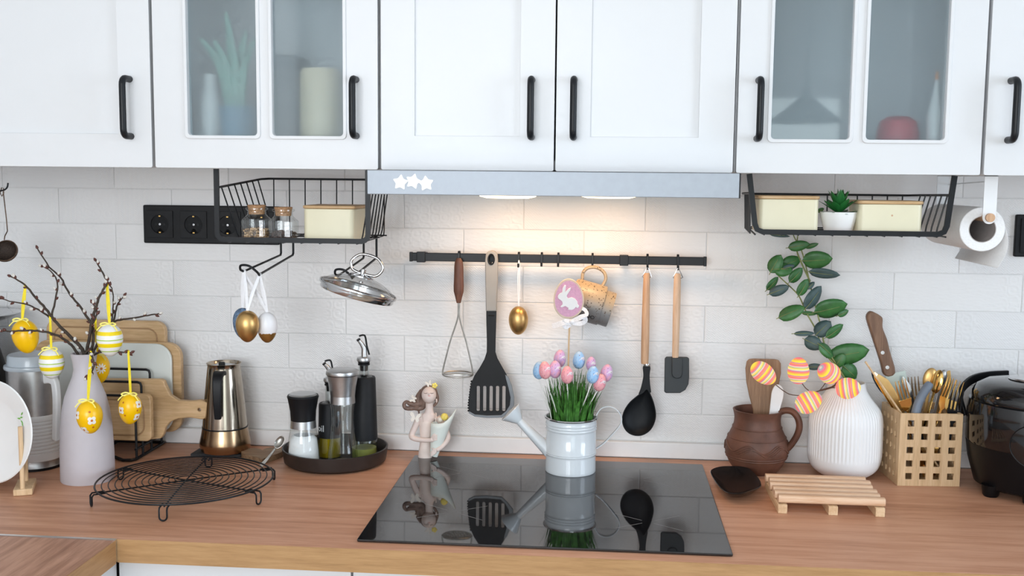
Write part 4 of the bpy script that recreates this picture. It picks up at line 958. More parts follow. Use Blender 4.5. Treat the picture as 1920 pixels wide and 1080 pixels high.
# ---- masher
ms = thing('potato_masher', 'old potato masher with dark wooden handle and wire legs', 'masher', P(860, 708, YU))
hz = [(132, 12), (150, 22), (180, 26), (230, 27), (290, 29), (320, 28), (350, 20), (375, 14), (384, 12)]
cx = Z6(361, 250, YU).x
def flat_lathe(rows, Zf, zx, Y, ty, n=20, z_extra=0):
    """handle of oval section: rows (zy, half width in zoom px), depth = ty * width"""
    out = []; M = Matrix.Diagonal((1, ty, 1)); pr_ = []
    for zy, hw in rows:
        q = Zf(zx, zy, Y); q2 = Zf(zx + hw, zy, Y); pr_.append((q2.x - q.x, q.z))
    return MB().lathe([(0, pr_[0][1])] + pr_ + [(0, pr_[-1][1])], n, (Zf(zx, rows[0][0], Y).x, Y, 0), M)
mk(flat_lathe(hz, Z6, 361, YU - .004, .62), 'handle', m_walnut_z, ms)
m_wire = M_('tinned_wire', (.50, .49, .46), .35, 1, var=.15, scale=90)
for sx in (-1, 1):
    pth = [Z6(361 + sx * 3, 380, YU - .004), Z6(360 + sx * 6, 470, YU - .004), Z6(357 + sx * 45, 600, YU - .004), Z6(355 + sx * 78, 735, YU - .004), Z6(354 + sx * 84, 775, YU - .004), Z6(354 + sx * 78, 788, YU - .004)]
    mk(MB().tube(smoothpts(pth, 4), .0017, 8), 'wire_leg', m_wire, ms)
cpl = Z6(354, 786, YU - .004); rp = (Z6(440, 786, YU).x - Z6(268, 786, YU).x) / 2
holes = []
for i in range(-4, 5):
    for j in range(-2, 3):
        hx_, hy_ = (i + .5 * (j % 2)) * .0064, j * .0066
        if (hx_ / (rp * .90)) ** 2 + (hy_ / (rp * .62)) ** 2 < .80: holes.append([(hx_ + .0021 * math.cos(a), hy_ + .0021 * math.sin(a)) for a in [2 * pi * q / 8 for q in range(8)]])
pm = MB().holed([(rp * math.cos(a), rp * .70 * math.sin(a)) for a in [2 * pi * q / 40 for q in range(40)]], holes, .0014)
pm.xf(Matrix.Translation(cpl + Vector((0, .002, 0))) @ Matrix.Rotation(R(83), 4, 'X'))
mk(pm, 'mash_plate', m_wire, ms)
mk(MB().tube([(cpl.x + rp * math.cos(a), cpl.y + .002 + rp * .70 * math.sin(a) * math.cos(R(7)), cpl.z - rp * .70 * math.sin(a) * -math.sin(R(7))) for a in [2 * pi * q / 40 for q in range(40)]], .0014, 6, True), 'plate_rim', m_wire, ms)
# ---- slotted turner
tn = thing('slotted_turner', 'black slotted turner with grey handle on the rail', 'turner', P(921, 782, YU))
m_greyp = M_('grey_soft_plastic', (.33, .32, .30), .55, var=.03)
yt = YU - .004
out = [(q.x, q.z) for q in [Z6(x, y, yt) for x, y in ((547, 88), (566, 94), (578, 108), (581, 140), (580, 250), (576, 350), (574, 429), (514, 429), (513, 350), (511, 250), (510, 140), (514, 108), (527, 94))]]
hc_ = Z6(545, 138, yt); hole = [(hc_.x + .0052 * math.cos(a), hc_.z + .0095 * math.sin(a)) for a in [2 * pi * q / 16 for q in range(16)]]
mb = MB().holed(out, [hole], .013); mb.xf(Matrix.Translation((0, yt, 0))); h_ = mk(mb, 'handle', m_greyp, tn, bevel=.003, seg=3)
mk(MB().tube([(hc_.x + .0060 * math.cos(a), yt - .0066, hc_.z + .0103 * math.sin(a)) for a in [2 * pi * q / 24 for q in range(24)]], .0016, 6, True), 'grommet', m_blackp, h_)
out = [Z6(x, y, yt) for x, y in ((515, 428), (573, 428), (571, 500), (568, 600), (567, 660), (578, 695), (600, 735), (628, 785), (655, 850), (668, 920), (664, 960), (640, 995), (606, 1026), (520, 1026), (450, 1018), (418, 1000), (416, 940), (422, 880), (432, 830), (450, 790), (480, 745), (505, 700), (518, 660), (519, 600), (516, 500))]
o2 = [(q.x, q.z) for q in out]
# serrated left edge
ser = []
for q in o2: ser.append(q)
slots = []
for x0 in (462, 498, 534, 570, 606):
    a, b = Z6(x0, 850, yt), Z6(x0 + 17, 992, yt); slots.append(rect(a.x, b.x, b.z, a.z, .0026, 4))
mb = MB().holed(o2, slots, .004); mb.xf(Matrix.Translation((0, yt, 0))); bl = mk(mb, 'blade', m_blackp, tn, bevel=.0008)
mk(MB().prism([(q.x, q.z) for q in [Z6(x, y, yt) for x, y in ((622, 785), (640, 800), (660, 850), (673, 915), (672, 960), (640, 998), (606, 1028), (520, 1030), (450, 1022), (416, 1002), (420, 992), (452, 1010), (520, 1016), (600, 1014), (628, 990), (648, 958), (652, 915), (640, 860), (626, 810))]], yt - .0026, yt + .0026), 'silicone_edge', M_('grey_silicone', (.22, .25, .28), .55, var=.03), tn, bevel=.0008)
for i in range(12):
    f = i / 11; x = 433 - 17 * min(1, f * 1.3); y = 825 + 165 * f; q = Z6(x, y, yt)
    mk(MB().ell((q.x, yt, q.z), .0024, .0019, .0022, None, 8, 6), 'serration', m_blackp, bl)
q = Z6(545, 455, yt); mk(MB().ell((q.x, yt - .0022, q.z), .0068, .0014, .0012, None, 12, 6), 'thumb_ridge', m_blackp, bl)
# ---- gold egg on the rail
hanging_egg('satin gold egg hanging alone from the utensil rail', 972, 601, 36.5, 54, YU - .002, m_gold, 973, 491.5, YU, 0, None, m_wribbon, .06, bow=False, rw=.0020, spread=2.2)
# ---- the two speckled mugs
def mug_glaze_and_lamplight():
    t = NT('speckled_glaze_painted_lamplight'); tc = t.new('ShaderNodeTexCoord'); sx = t.new('ShaderNodeSeparateXYZ'); t.link(tc.outputs['Object'], sx.inputs[0])
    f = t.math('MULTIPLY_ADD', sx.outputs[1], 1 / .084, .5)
    c = t.ramp(f, [(.05, (.13, .13, .135)), (.42, (.24, .235, .23)), (.66, (.42, .33, .23)), (.95, (.50, .37, .22))])  # warm hood lamplight painted into the colour: ochre near the handle, greyer away
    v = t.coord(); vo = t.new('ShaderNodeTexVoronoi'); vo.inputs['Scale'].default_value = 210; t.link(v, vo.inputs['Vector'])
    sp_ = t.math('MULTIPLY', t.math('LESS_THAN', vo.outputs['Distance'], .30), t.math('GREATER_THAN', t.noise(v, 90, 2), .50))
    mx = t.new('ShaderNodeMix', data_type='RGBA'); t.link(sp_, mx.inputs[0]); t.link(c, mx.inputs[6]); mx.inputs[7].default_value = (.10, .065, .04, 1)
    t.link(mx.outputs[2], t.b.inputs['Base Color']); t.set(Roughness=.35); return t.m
m_mug = mug_glaze_and_lamplight()
def mug(label, zx, zy, Y, tilt, L, r_, outer, name, cat):
    """hangs by its handle: local z = mug axis (open end up the axis), local y = towards the handle"""
    c = Z7(zx, zy, Y); m = thing(name, label, cat, tuple(c))
    ax = Vector((math.cos(R(tilt)), .0, -math.sin(R(tilt)))); upv = Vector((math.sin(R(tilt)), 0, math.cos(R(tilt)))); third = upv.cross(ax)
    Mx = Matrix((third, upv, ax)).transposed().to_4x4()
    def put(o): o.rotation_euler = Mx.to_euler(); return o
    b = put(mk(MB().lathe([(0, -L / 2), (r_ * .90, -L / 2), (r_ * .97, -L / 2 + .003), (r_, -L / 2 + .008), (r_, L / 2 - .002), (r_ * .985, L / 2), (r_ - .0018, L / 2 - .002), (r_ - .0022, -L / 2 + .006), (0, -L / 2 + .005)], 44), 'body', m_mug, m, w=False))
    if outer:
        hp = [(0, r_ - .002, -.021), (0, r_ + .014, -.0235), (0, r_ + .026, -.016), (0, r_ + .031, 0), (0, r_ + .026, .016), (0, r_ + .014, .0235), (0, r_ - .002, .021)]
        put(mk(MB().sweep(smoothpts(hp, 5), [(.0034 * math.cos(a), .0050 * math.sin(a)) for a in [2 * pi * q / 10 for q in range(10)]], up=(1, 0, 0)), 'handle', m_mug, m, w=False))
        mb = MB()
        fx = 1 if third.y < 0 else -1
        for zz in (.0095, .0185):
            pts = []
            for q in range(18):
                a = 2 * pi * q / 18; dy, dz = .0040 * math.cos(a), .0036 * math.sin(a); ang = R(-36) + dy / r_; pts.append((fx * (r_ + .0002) * math.cos(ang), (r_ + .0002) * math.sin(ang), zz + dz))
            mb.tube(pts, .0006, 5, True)
        put(mk(mb, 'lettering', m_blackp, m, w=False))
    return m
mug('speckled grey mug with painted warm lamplight hanging behind the rabbit sign', 302, 376, YU - .004, 15, .064, .0405, True, 'mug', 'mug')
mug('speckled grey cup with painted warm lamplight nested in the hanging mug', 354, 397, YU - .004, 17, .064, .0358, False, 'cup', 'cup')
# ---- ladle
ly = YU - .006
la = thing('ladle', 'black ladle with a long beech handle on the rail', 'ladle', P(1199, 817, ly))
mk(flat_lathe([(216, 14), (222, 18), (300, 20), (450, 22), (600, 23), (700, 22), (726, 20)], Z7, 638, ly, .9), 'handle', m_beech_z, la)
mk(flat_lathe([(725, 20), (728, 20.5), (737, 20)], Z7, 638, ly, .9), 'collar', m_chrome, la)
def wire_tri(parent, zx, z0y, z1y, hw, Y, hk):
    a, b, c = Vector((hk.x, Y - .001, hk.z + .0012)), Z7(zx - hw, z1y, Y), Z7(zx + hw, z1y, Y)
    mk(MB().tube([a + Vector((-.001, 0, 0)), b, b + Vector((.003, 0, -.001)), c + Vector((-.003, 0, -.001)), c, a + Vector((.001, 0, 0))], .0009, 6, True), 'wire_loop', m_chrome, parent)
wire_tri(la, 638, 165, 238, 26, ly, HK['ladle'])
no = [(618, 738), (657, 738), (654, 790), (657, 845), (662, 885), (648, 884), (636, 872), (620, 888), (592, 902), (604, 866), (614, 825), (619, 790)]
mk(MB().prism(sm2([(Z7(x, y, ly).x, Z7(x, y, ly).z) for x, y in no], 3), ly - .0035, ly + .0045), 'neck', m_blackm, la, bevel=.002)
# bowl: open scoop facing the viewer, teardrop outline
bo = [(640, 860), (662, 900), (680, 950), (690, 1010), (680, 1060), (655, 1100), (615, 1125), (570, 1128), (530, 1110), (505, 1075), (498, 1030), (510, 985), (540, 940), (580, 905), (612, 880)]
bo = sm2([(Z7(x, y, ly).x, Z7(x, y, ly).z) for x, y in bo], 4)
bx, bz = sum(q[0] for q in bo) / len(bo), sum(q[1] for q in bo) / len(bo)
def scoop(out, depth, inset, y0):
    rows = []
    for s_ in (1.0, .93, .82, .66, .45, .22):
        d = depth * math.sqrt(max(0, 1 - s_ ** 2.6)); rows.append([(bx + (x - bx) * s_ * inset, y0 + d, bz + (z - bz) * s_ * inset) for x, z in out])
    return rows
ro, ri = scoop(bo, .024, 1.0, ly - .0052), scoop(bo, .0215, .955, ly - .0054)
n = len(bo); vs = [q for r_ in ro for q in r_] + [q for r_ in ri for q in r_]; K = len(ro)
fs = []
for base in (0, K * n):
    for i in range(K - 1):
        for j in range(n): fs.append((base + i * n + j, base + i * n + (j + 1) % n, base + (i + 1) * n + (j + 1) % n, base + (i + 1) * n + j))
    fs.append(tuple(base + (K - 1) * n + j for j in range(n)))
for j in range(n): fs.append((j, (j + 1) % n, K * n + (j + 1) % n, K * n + j))
mk(MB().add(vs, fs), 'bowl', m_blackm, la, sharp=60)
# ---- scraper
sy = YU - .006
sc_ = thing('silicone_scraper', 'dark silicone scraper with a pale wooden handle on the rail', 'scraper', P(1269, 737, sy))
mk(flat_lathe([(218, 14), (226, 19), (300, 21), (450, 21), (600, 19.5), (692, 18.5)], Z7, 811, sy, .75), 'handle', WOOD('pale_ash', (.60, .40, .26), (.68, .48, .33), 'z', 2.2, .5), sc_)
wire_tri(sc_, 813, 165, 242, 28, sy, HK['scraper'])
m_sil = M_('charcoal_silicone', (.030, .036, .040), .6, var=.04)
o = [(q.x, q.z) for q in [Z7(x, y, sy) for x, y in ((748, 686), (866, 688), (876, 696), (876, 800), (872, 840), (855, 872), (825, 890), (745, 890), (736, 882), (739, 696))]]
hd_ = mk(MB().prism(o, sy - .003, sy + .003), 'head', m_sil, sc_, bevel=.0015)
o = [(q.x, q.z) for q in [Z7(x, y, sy) for x, y in ((778, 690), (838, 690), (838, 780), (832, 798), (818, 807), (796, 806), (782, 796), (777, 780))]]
mk(MB().prism(o, sy - .0062, sy - .002), 'rib', m_sil, hd_, bevel=.0018)
# ================================================================== the round tray and its bottles
YT = -.104; ct = P(628, 870, YT)
m_tray = M_('dark_brown_tray', (.020, .014, .012), .42, var=.15, scale=60)
rt_ = .1065; bx_ = ct.x + .001
tag(mk(MB().lathe([(0, .0004), (rt_ - .012, .0004), (rt_ - .004, .006), (rt_ - .0005, .028), (rt_, .0325), (rt_ - .003, .033), (rt_ - .006, .028), (rt_ - .010, .008), (rt_ - .016, .0055), (0, .005)], 64, (bx_, YT, 0)), 'tray', m_tray, None), 'round dark brown tray holding mills and oil bottles', 'tray')
ZTR = .0052
def pz(px, Y): return lambda py, z0=None: P(px, py, Y).z
def on_tray(name, label, cat, px, Y, group=None):
    q = P(px, 830, Y); return thing(name, label, cat, (q.x, Y, ZTR), group=group), (lambda py: P(px, py, Y).z - ZTR), mpp(q)
# salt mill
Ys = -.148; t_, z_, m_ = on_tray('salt_mill', 'glass salt mill with black top on the round tray', 'mill', 569, Ys)
mk(MB().lathe([(0, 0), (31 * m_, 0), (31.5 * m_, .003), (30 * m_, z_(840)), (27 * m_, z_(818)), (24 * m_, z_(801)), (0, z_(801))], 40), 'glass', m_glass, t_, w=False)
mk(MB().lathe([(0, .004), (28.5 * m_, .004), (27.5 * m_, z_(842)), (25 * m_, z_(822)), (18 * m_, z_(815)), (0, z_(817))], 36), 'salt', M_('salt', (.86, .86, .86), .9, var=.03, scale=400, bump=.3, bscale=900), t_, w=False, kind='stuff')
mk(MB().lathe([(0, z_(801)), (24 * m_, z_(801)), (23.2 * m_, z_(787)), (0, z_(787))], 40), 'collar', m_steel, t_, w=False)
mk(MB().lathe([(0, z_(787)), (23 * m_, z_(787)), (24 * m_, z_(770)), (28 * m_, z_(748)), (29.5 * m_, z_(743)), (28 * m_, z_(740)), (0, z_(740))], 40), 'cap', m_blackp, t_, w=False)
mk(MB().lathe([(0, z_(740)), (26 * m_, z_(740)), (24 * m_, z_(737.5)), (0, z_(736.5))], 36), 'cap_disc', m_steel, t_, w=False)
# steel pepper mill
Yp = -.150; t_, z_, m_ = on_tray('pepper_mill', 'tall glass pepper mill with flared steel top on the tray', 'mill', 643, Yp)
mk(MB().lathe([(0, 0), (28 * m_, 0), (29 * m_, .003), (27 * m_, z_(842)), (23 * m_, z_(815)), (20.5 * m_, z_(790)), (21 * m_, z_(770)), (23 * m_, z_(755)), (0, z_(755))], 40), 'glass', m_glass, t_, w=False)
mk(MB().lathe([(25 * m_, .006), (24 * m_, z_(842)), (20 * m_, z_(815)), (17.5 * m_, z_(790)), (18 * m_, z_(770)), (20 * m_, z_(757))], 40), 'inner_glass', m_glass, t_, w=False)
mk(MB().lathe([(0, .0006), (24 * m_, .0006), (23.5 * m_, .009), (0, .010)], 30), 'pepper_dust', M_('ground_pepper', (.16, .12, .08), .9, var=.5, scale=500), t_, w=False)
mk(MB().lathe([(0, z_(755)), (23.5 * m_, z_(755)), (23 * m_, z_(741)), (0, z_(741))], 40), 'collar', m_steel, t_, w=False)
mk(MB().lathe([(0, z_(741)), (23.2 * m_, z_(741)), (25 * m_, z_(725)), (29 * m_, z_(703)), (0, z_(703))], 40), 'flared_top', m_steel, t_, w=False)
mk(MB().lathe([(0, z_(703)), (29.2 * m_, z_(703)), (29.2 * m_, z_(701.5)), (0, z_(701.5))], 40), 'gap_ring', m_black, t_, w=False)
mk(MB().lathe([(0, z_(701.5)), (30.5 * m_, z_(701.5)), (31 * m_, z_(699)), (30 * m_, z_(695)), (24 * m_, z_(692)), (0, z_(691))], 40), 'cap', m_steel, t_, w=False)
# oil bottles
def oil(name):
    return GLASS(name, (.80, .72, .16), .02, 1.3)
m_bglass = GLASS('bottle_glass', (.86, .89, .88), .03, 1.45, .13)
m_oily = M_('golden_oil', (.42, .30, .01), .08, var=.08, scale=20); m_oilg = M_('green_oil', (.42, .44, .12), .08, var=.05, scale=20)
def oil_bottle(label, px, Y, base, sleeve_b, sleeve_t, neck_t, cap_t, rb_, rt2, rn, oil_top, oilm, spx, word):
    t_, z_, m_ = on_tray('oil_bottle', label, 'bottle', px, Y, 'oil bottles on the tray'); dz = -z_(base); zz = lambda py: z_(py) + dz * 0
    mk(MB().lathe([(0, 0), (rb_ * m_, 0), (rb_ * m_ + .0006, .002), (rb_ * .97 * m_, zz(sleeve_b)), (rb_ * .9 * m_, zz(sleeve_b) + .002), (rt2 * .9 * m_, zz(sleeve_t) - .002), (rn * m_, zz(sleeve_t) + .004), (rn * m_, zz(neck_t)), (0, zz(neck_t))], 36), 'glass', m_bglass, t_, w=False)
    mk(MB().lathe([(0, .003), ((rb_ - 2) * m_, .003), ((rb_ - 2.4) * m_, zz(oil_top)), (0, zz(oil_top))], 36), 'oil', oilm, t_, w=False)
    sl_ = mk(MB().lathe([(rb_ * .96 * m_, zz(sleeve_b)), ((rb_ * .985) * m_ + .0004, zz(sleeve_b)), (rt2 * m_, zz(sleeve_t) - .003), (rt2 * .93 * m_, zz(sleeve_t)), (rn * m_ + .0004, zz(sleeve_t) + .001), (rn * m_, zz(sleeve_t) - .002), (rb_ * .94 * m_, zz(sleeve_b))], 40), 'sleeve', m_blackm, t_, w=False)
    o = mk(MB().lathe([(0, zz(neck_t) - .012), (rn * .7 * m_, zz(neck_t) - .012), (rn * .8 * m_, zz(neck_t)), (rn * 1.15 * m_, zz(neck_t)), (rn * 1.15 * m_, zz(neck_t) + .003), (rn * .9 * m_, zz(neck_t) + .0035), (rn * 1.15 * m_, zz(neck_t) + .005), (rn * 1.15 * m_, zz(neck_t) + .008), (0, zz(neck_t) + .008)], 28), 'stopper', m_blackp, t_, w=False)
    c1 = zz(neck_t) + .008
    mk(MB().lathe([(0, c1), (rn * 1.35 * m_, c1), (rn * 1.42 * m_, c1 + .003), (rn * 1.3 * m_, c1 + .007), (rn * .6 * m_, c1 + .0095), (0, c1 + .0095)], 30), 'pourer_cap', m_steel, t_, w=False)
    top = zz(cap_t)
    Lr = top - c1 - .0095
    mk(MB().tube([(.001, 0, c1 + .008), (.0005, 0, c1 + .0095 + Lr * .38), (-.004, -.002, c1 + .0095 + Lr * .58), (-.0095, -.005, c1 + .0095 + Lr * .76)], [.0062, .0056, .0046, .0036], 14), 'spout', m_steel, t_, w=False)
    mk(MB().tube([(-.0090, -.0047, c1 + .0095 + Lr * .74), (-.0105, -.0054, c1 + .0095 + Lr * .80)], .0040, 14), 'spout_tip', m_blackp, t_, w=False)
    mk(MB().strip([(.0108, 0, c1 + .0095 + Lr * .08), (.0065, -.001, c1 + .0095 + Lr * .45), (.0030, -.002, c1 + .0095 + Lr * .93), (-.0015, -.003, top), (-.0085, -.005, top - .003)], .0042, .0022, (0, 1, 0)) if False else MB().tube(smoothpts([(.0115, -.001, c1 + .0095 + Lr * .08), (.0068, -.001, c1 + .0095 + Lr * .45), (.0036, -.002, c1 + .0095 + Lr * .90), (-.0010, -.003, top - .001), (-.0085, -.005, top - .003)], 4), .0019, 8), 'lever', m_blackp, t_, w=False)
    if word:
        cu = bpy.data.curves.new('oil_word', 'FONT'); cu.body = 'oil'; cu.size = .019; cu.align_x = 'CENTER'; cu.extrude = .0001
        to = bpy.data.objects.new('oil_word', cu); C.objects.link(to); dg = bpy.context.evaluated_depsgraph_get(); me = bpy.data.meshes.new_from_object(to.evaluated_get(dg)); C.objects.unlink(to); bpy.data.objects.remove(to)
        mb = MB(); rr_ = rb_ * .99 * m_ + .0006; zc_ = zz(805)
        az0 = -pi / 2 - .62
        mb.add([((rr_ + v.co.z) * math.cos(az0 + v.co.x / rr_), (rr_ + v.co.z) * math.sin(az0 + v.co.x / rr_), zc_ + v.co.y) for v in me.vertices], [tuple(p_.vertices) for p_ in me.polygons])
        mk(mb, 'lettering', M_('white_print', (.75, .78, .80), .5, var=.02), sl_, w=False)
oil_bottle('shorter black sleeved bottle with golden oil behind the steel pepper mill', 619, -.088, 850, 818, 755, 722, 674, 22, 20.5, 8.2, 800, m_oily, 0, True)
oil_bottle('taller black sleeved bottle with pale green oil on the tray', 683, -.085, 850, 822, 706, 684, 627, 25, 21.5, 9.6, 838, m_oilg, 0, False)
# ================================================================== watering can with grass and egg picks
YC = -.128; ZH = .0048
Zc = ZM(920, 620, 3.857)
cc = P(1070, 850, YC); km = mpp(cc)
wc = thing('watering_can', 'small white enamel watering can standing on the hob', 'watering can', (cc.x, YC, ZH))
z_ = lambda py: P(1070, py, YC).z - ZH
rB, rT = 47.5 * km, 48 * km; H = z_(781)
pr_ = [(0, 0), (rB * .98, 0), (rB * 1.0, .002), (rB * .995, .006), (rB * .985, z_(849) - .004)]
for py in (848, 845): pr_ += [(rB * .985, z_(py) - .001), (rB * 1.005, z_(py)), (rB * .985, z_(py) + .001)]
pr_ += [(rB * .985, z_(806))]
for py in (802, 797, 792): pr_ += [(rB * .985, z_(py) - .0016), (rB * 1.012, z_(py)), (rB * .985, z_(py) + .0016)]
pr_ += [(rT * .99, H - .004), (rT * 1.0, H - .0015), (rT * .99, H), (rT * .97, H - .001), (rT * .955, H - .006), (rT * .95, .004), (0, .003)]
mk(MB().lathe(pr_, 56), 'body', m_enamel, wc, w=False, sharp=50)
mk(MB().tube([(rT * 1.005 * math.cos(a), rT * 1.005 * math.sin(a), H - .0006) for a in [2 * pi * q / 56 for q in range(56)]], .0022, 8, True), 'rim', m_chrome, wc, w=False)
sp0, sp1 = Zc(402, 850, YC), Zc(203, 648, YC)
sp0 = sp0 + Vector((.012, 0, -.012)); mk(MB().tube([sp0, sp0.lerp(sp1, .5), sp1], [.0135, .0105, .0078], 20), 'spout', m_enamel, wc)
dvec = (sp1 - sp0).normalized(); r1, r2 = Zc(205, 650, YC), Zc(150, 582, YC)
Mr = dvec.to_track_quat('Z', 'Y').to_matrix()
rose_r = (Zc(215, 525, YC) - Zc(85, 635, YC)).length / 2; Lr_ = (r2 - sp1).length
mk(MB().lathe([(0, -.002), (.0082, -.002), (.0095, 0), (rose_r * .96, Lr_ - .002), (rose_r, Lr_), (rose_r * .97, Lr_ + .001), (rose_r * .4, Lr_ + .003), (0, Lr_ + .0035)], 36, sp1, Mr), 'rose', m_enamel, wc)
hpt = [Zc(x, y, YC) for x, y in ((764, 612), (775, 590), (800, 560), (845, 546), (890, 556), (928, 588), (947, 632), (935, 682), (880, 748), (815, 815), (764, 850))]
mk(MB().strip(smoothpts(hpt, 5), .011, .0018, (0, 1, 0)) if False else MB().sweep(smoothpts(hpt, 5), [(-.0009, -.0055), (.0009, -.0055), (.0009, .0055), (-.0009, .0055)], up=(0, 1, 0)), 'handle', m_enamel, wc, bevel=.0005)
# grass: nobody could count the blades
gm = MB(); gr = random.Random(5)
for i in range(420):
    a = gr.uniform(0, 2 * pi); rad = rT * .82 * math.sqrt(gr.random()); b0 = Vector((cc.x + rad * math.cos(a), YC + rad * math.sin(a), ZH + H * .80))
    Lg = gr.uniform(.062, .110) * (1.12 - .3 * rad / rT); lean = gr.uniform(.0, .016) + .30 * rad * gr.random(); a2 = a + gr.uniform(-.8, .8)
    d = Vector((math.cos(a2), math.sin(a2), 0)); sd = Vector((-d.y, d.x, 0)); wv = gr.uniform(.0014, .0028)
    ps = [b0 + d * (lean * (t / 4) ** 2) + Vector((0, 0, Lg * t / 4)) for t in range(5)]
    vs = []
    for t, q in enumerate(ps): vs += [q - sd * wv * (1 - t / 4.9), q + sd * wv * (1 - t / 4.9)]
    gm.add(vs, [(2 * t, 2 * t + 1, 2 * t + 3, 2 * t + 2) for t in range(4)])
for i in range(48):
    a = gr.uniform(0, 2 * pi); rad = rT * .8 * math.sqrt(gr.random()); b0 = Vector((cc.x + rad * math.cos(a), YC + rad * math.sin(a), ZH + H * .80))
    d = Vector((math.cos(a), math.sin(a), 0)); sd = Vector((-d.y, d.x, 0)); Lg = gr.uniform(.045, .08); ps = [b0 + d * (.022 * (t / 5) ** 2) + Vector((0, 0, Lg * t / 5)) for t in range(6)]
    vs = []
    for t, q in enumerate(ps): wv = .0046 * math.sin(pi * (t + .7) / 6.2); vs += [q - sd * wv, q + sd * wv]
    gm.add(vs, [(2 * t, 2 * t + 1, 2 * t + 3, 2 * t + 2) for t in range(5)])
gobj = mk(gm, 'grass_tuft', M_('artificial_grass', (.05, .17, .025), .5, var=.5, scale=90), None); tag(gobj, 'tuft of bright artificial grass filling the watering can', 'grass', kind='stuff')
m_foil = lambda n, c1, c2: speckle_egg(n, c1, c2)
def speckle_egg(name, c1, c2, c3=(.75, .72, .74)):
    t = NT(name); v = t.coord(); f = t.noise(v, 85, 3); col = t.ramp(f, [(.32, c2), (.48, c1), (.56, c1), (.63, c3)])
    vo = t.new('ShaderNodeTexVoronoi'); vo.inputs['Scale'].default_value = 230; t.link(v, vo.inputs['Vector'])
    mx = t.new('ShaderNodeMix', data_type='RGBA'); t.link(t.math('MULTIPLY', t.math('LESS_THAN', vo.outputs['Distance'], .2), t.math('GREATER_THAN', t.noise(v, 120, 2), .48)), mx.inputs[0]); t.link(col, mx.inputs[6]); mx.inputs[7].default_value = (.20, .10, .14, 1)
    t.link(mx.outputs[2], t.b.inputs['Base Color']); t.set(Roughness=.4); return t.m
m_ep = speckle_egg('pink_speckled_egg', (.84, .34, .40), (.87, .44, .44)); m_eb = speckle_egg('blue_speckled_egg', (.30, .53, .82), (.42, .62, .85)); m_el = speckle_egg('lilac_speckled_egg', (.64, .40, .66), (.82, .42, .52))
picks = [('blue speckled egg pick at the rim edge, half hidden by a pink egg', 350, 287, 420, 575, -.022, m_eb, 3), ('pink speckled egg pick beside the half hidden blue egg', 393, 286, 474, 580, -.035, m_ep, -5), ('lilac pink speckled egg pick second from the pink centre egg', 466, 280, 496, 582, -.030, m_el, 0), ('plain pink egg pick lowest in front of the grass', 553, 320, 568, 586, -.040, m_ep, 0),
         ('lilac egg pick standing at the back beside the rabbit sign stick', 500, 202, 520, 560, .022, m_el, 4), ('blue egg pick standing at the back in the grass', 638, 212, 630, 560, .022, m_eb, 2), ('small lilac egg pick half sunk in the grass', 726, 240, 690, 560, .016, m_el, 3),
         ('light blue speckled egg pick in front, over the can handle side', 739, 318, 650, 588, -.036, m_eb, 6), ('lilac egg pick highest on the can handle side', 838, 306, 738, 574, -.008, m_el, 10), ('pink speckled egg pick hanging lowest on the can handle side', 790, 375, 685, 585, -.030, m_ep, 14)]
m_stick = M_('white_pick_stick', (.80, .79, .76), .5, var=.03)
for (lab, zx, zy, bx2, by2, dy, mt, tl) in picks:
    c = Zc(zx, zy, YC + dy); base = Zc(bx2, by2, YC + dy * .9)
    # keep the stick inside the can, running down to its grass foam
    down = base + (base - c).normalized() * .035
    for q_ in (base, down):
        v2 = Vector((q_.x - cc.x, q_.y - YC)); 
        if v2.length > rT * .90: v2 = v2.normalized() * rT * .90; q_.x, q_.y = cc.x + v2.x, YC + v2.y
    down.x = cc.x + (down.x - cc.x) * .8; down.y = YC + (down.y - YC) * .8; down.z = ZH + H * .45
    e = thing('egg_pick', lab, 'egg pick', tuple(down), group='speckled egg picks in the watering can')
    hgt = (Zc(0, 128 if 'small' not in lab else 105, c.y).z - Zc(0, 0, c.y).z) * -1; wd = abs(Zc(88 if 'small' not in lab else 70, 0, c.y).x - Zc(0, 0, c.y).x)
    sh = mk(MB().egg((0, 0, 0), wd, hgt, -.10), 'egg', mt, e, w=False); sh.location = c - down; sh.rotation_euler = (0, R(tl), 0)
    mk(MB().tube([c - Vector((math.sin(R(tl)), 0, math.cos(R(tl)))) * hgt * .45, base, down], .0011, 7), 'stick', m_stick, e)
# ---- rabbit sign
YS = YC - .005
rsn = thing('rabbit_pick', 'pink egg-shaped wooden sign with a white rabbit and lace bow', 'sign', (cc.x - .004, YS, ZH + H * .4))
eo = []
cE = Z7(199, 360, YS); hE = (Z7(0, 246, YS).z - Z7(0, 470, YS).z) / 2; wE = (Z7(285, 0, YS).x - Z7(112, 0, YS).x) / 2
def egg2(s, n=44):
    o = []
    for i in range(n):
        t = 2 * pi * i / n; x = wE * s * math.cos(t) * (1 - .10 * math.sin(t)); z = hE * s * math.sin(t); a = R(5)
        o.append((cE.x + x * math.cos(a) - z * math.sin(a) * .6, cE.z + z + x * math.sin(a)))
    return o
mk(MB().prism(egg2(1.0), YS - .003, YS + .003), 'egg_board', M_('pale_plywood', (.62, .50, .38), .6, var=.1), rsn, bevel=.0008)
face = mk(MB().prism(egg2(.90), YS - .0036, YS - .0028), 'pink_face', M_('pink_felt', (.66, .36, .50), .85, var=.08, scale=300, bump=.3), rsn)
bun = [(138, 350), (140, 338), (150, 328), (163, 322), (165, 300), (176, 282), (184, 284), (182, 305), (180, 320), (200, 300), (212, 296), (208, 312), (192, 335), (188, 345), (195, 356), (215, 350), (235, 358), (248, 375), (250, 390), (258, 398), (255, 408), (246, 412), (240, 405), (232, 415), (218, 422), (195, 420), (198, 410), (180, 400), (160, 408), (152, 402), (165, 390), (163, 375), (152, 365), (143, 360)]
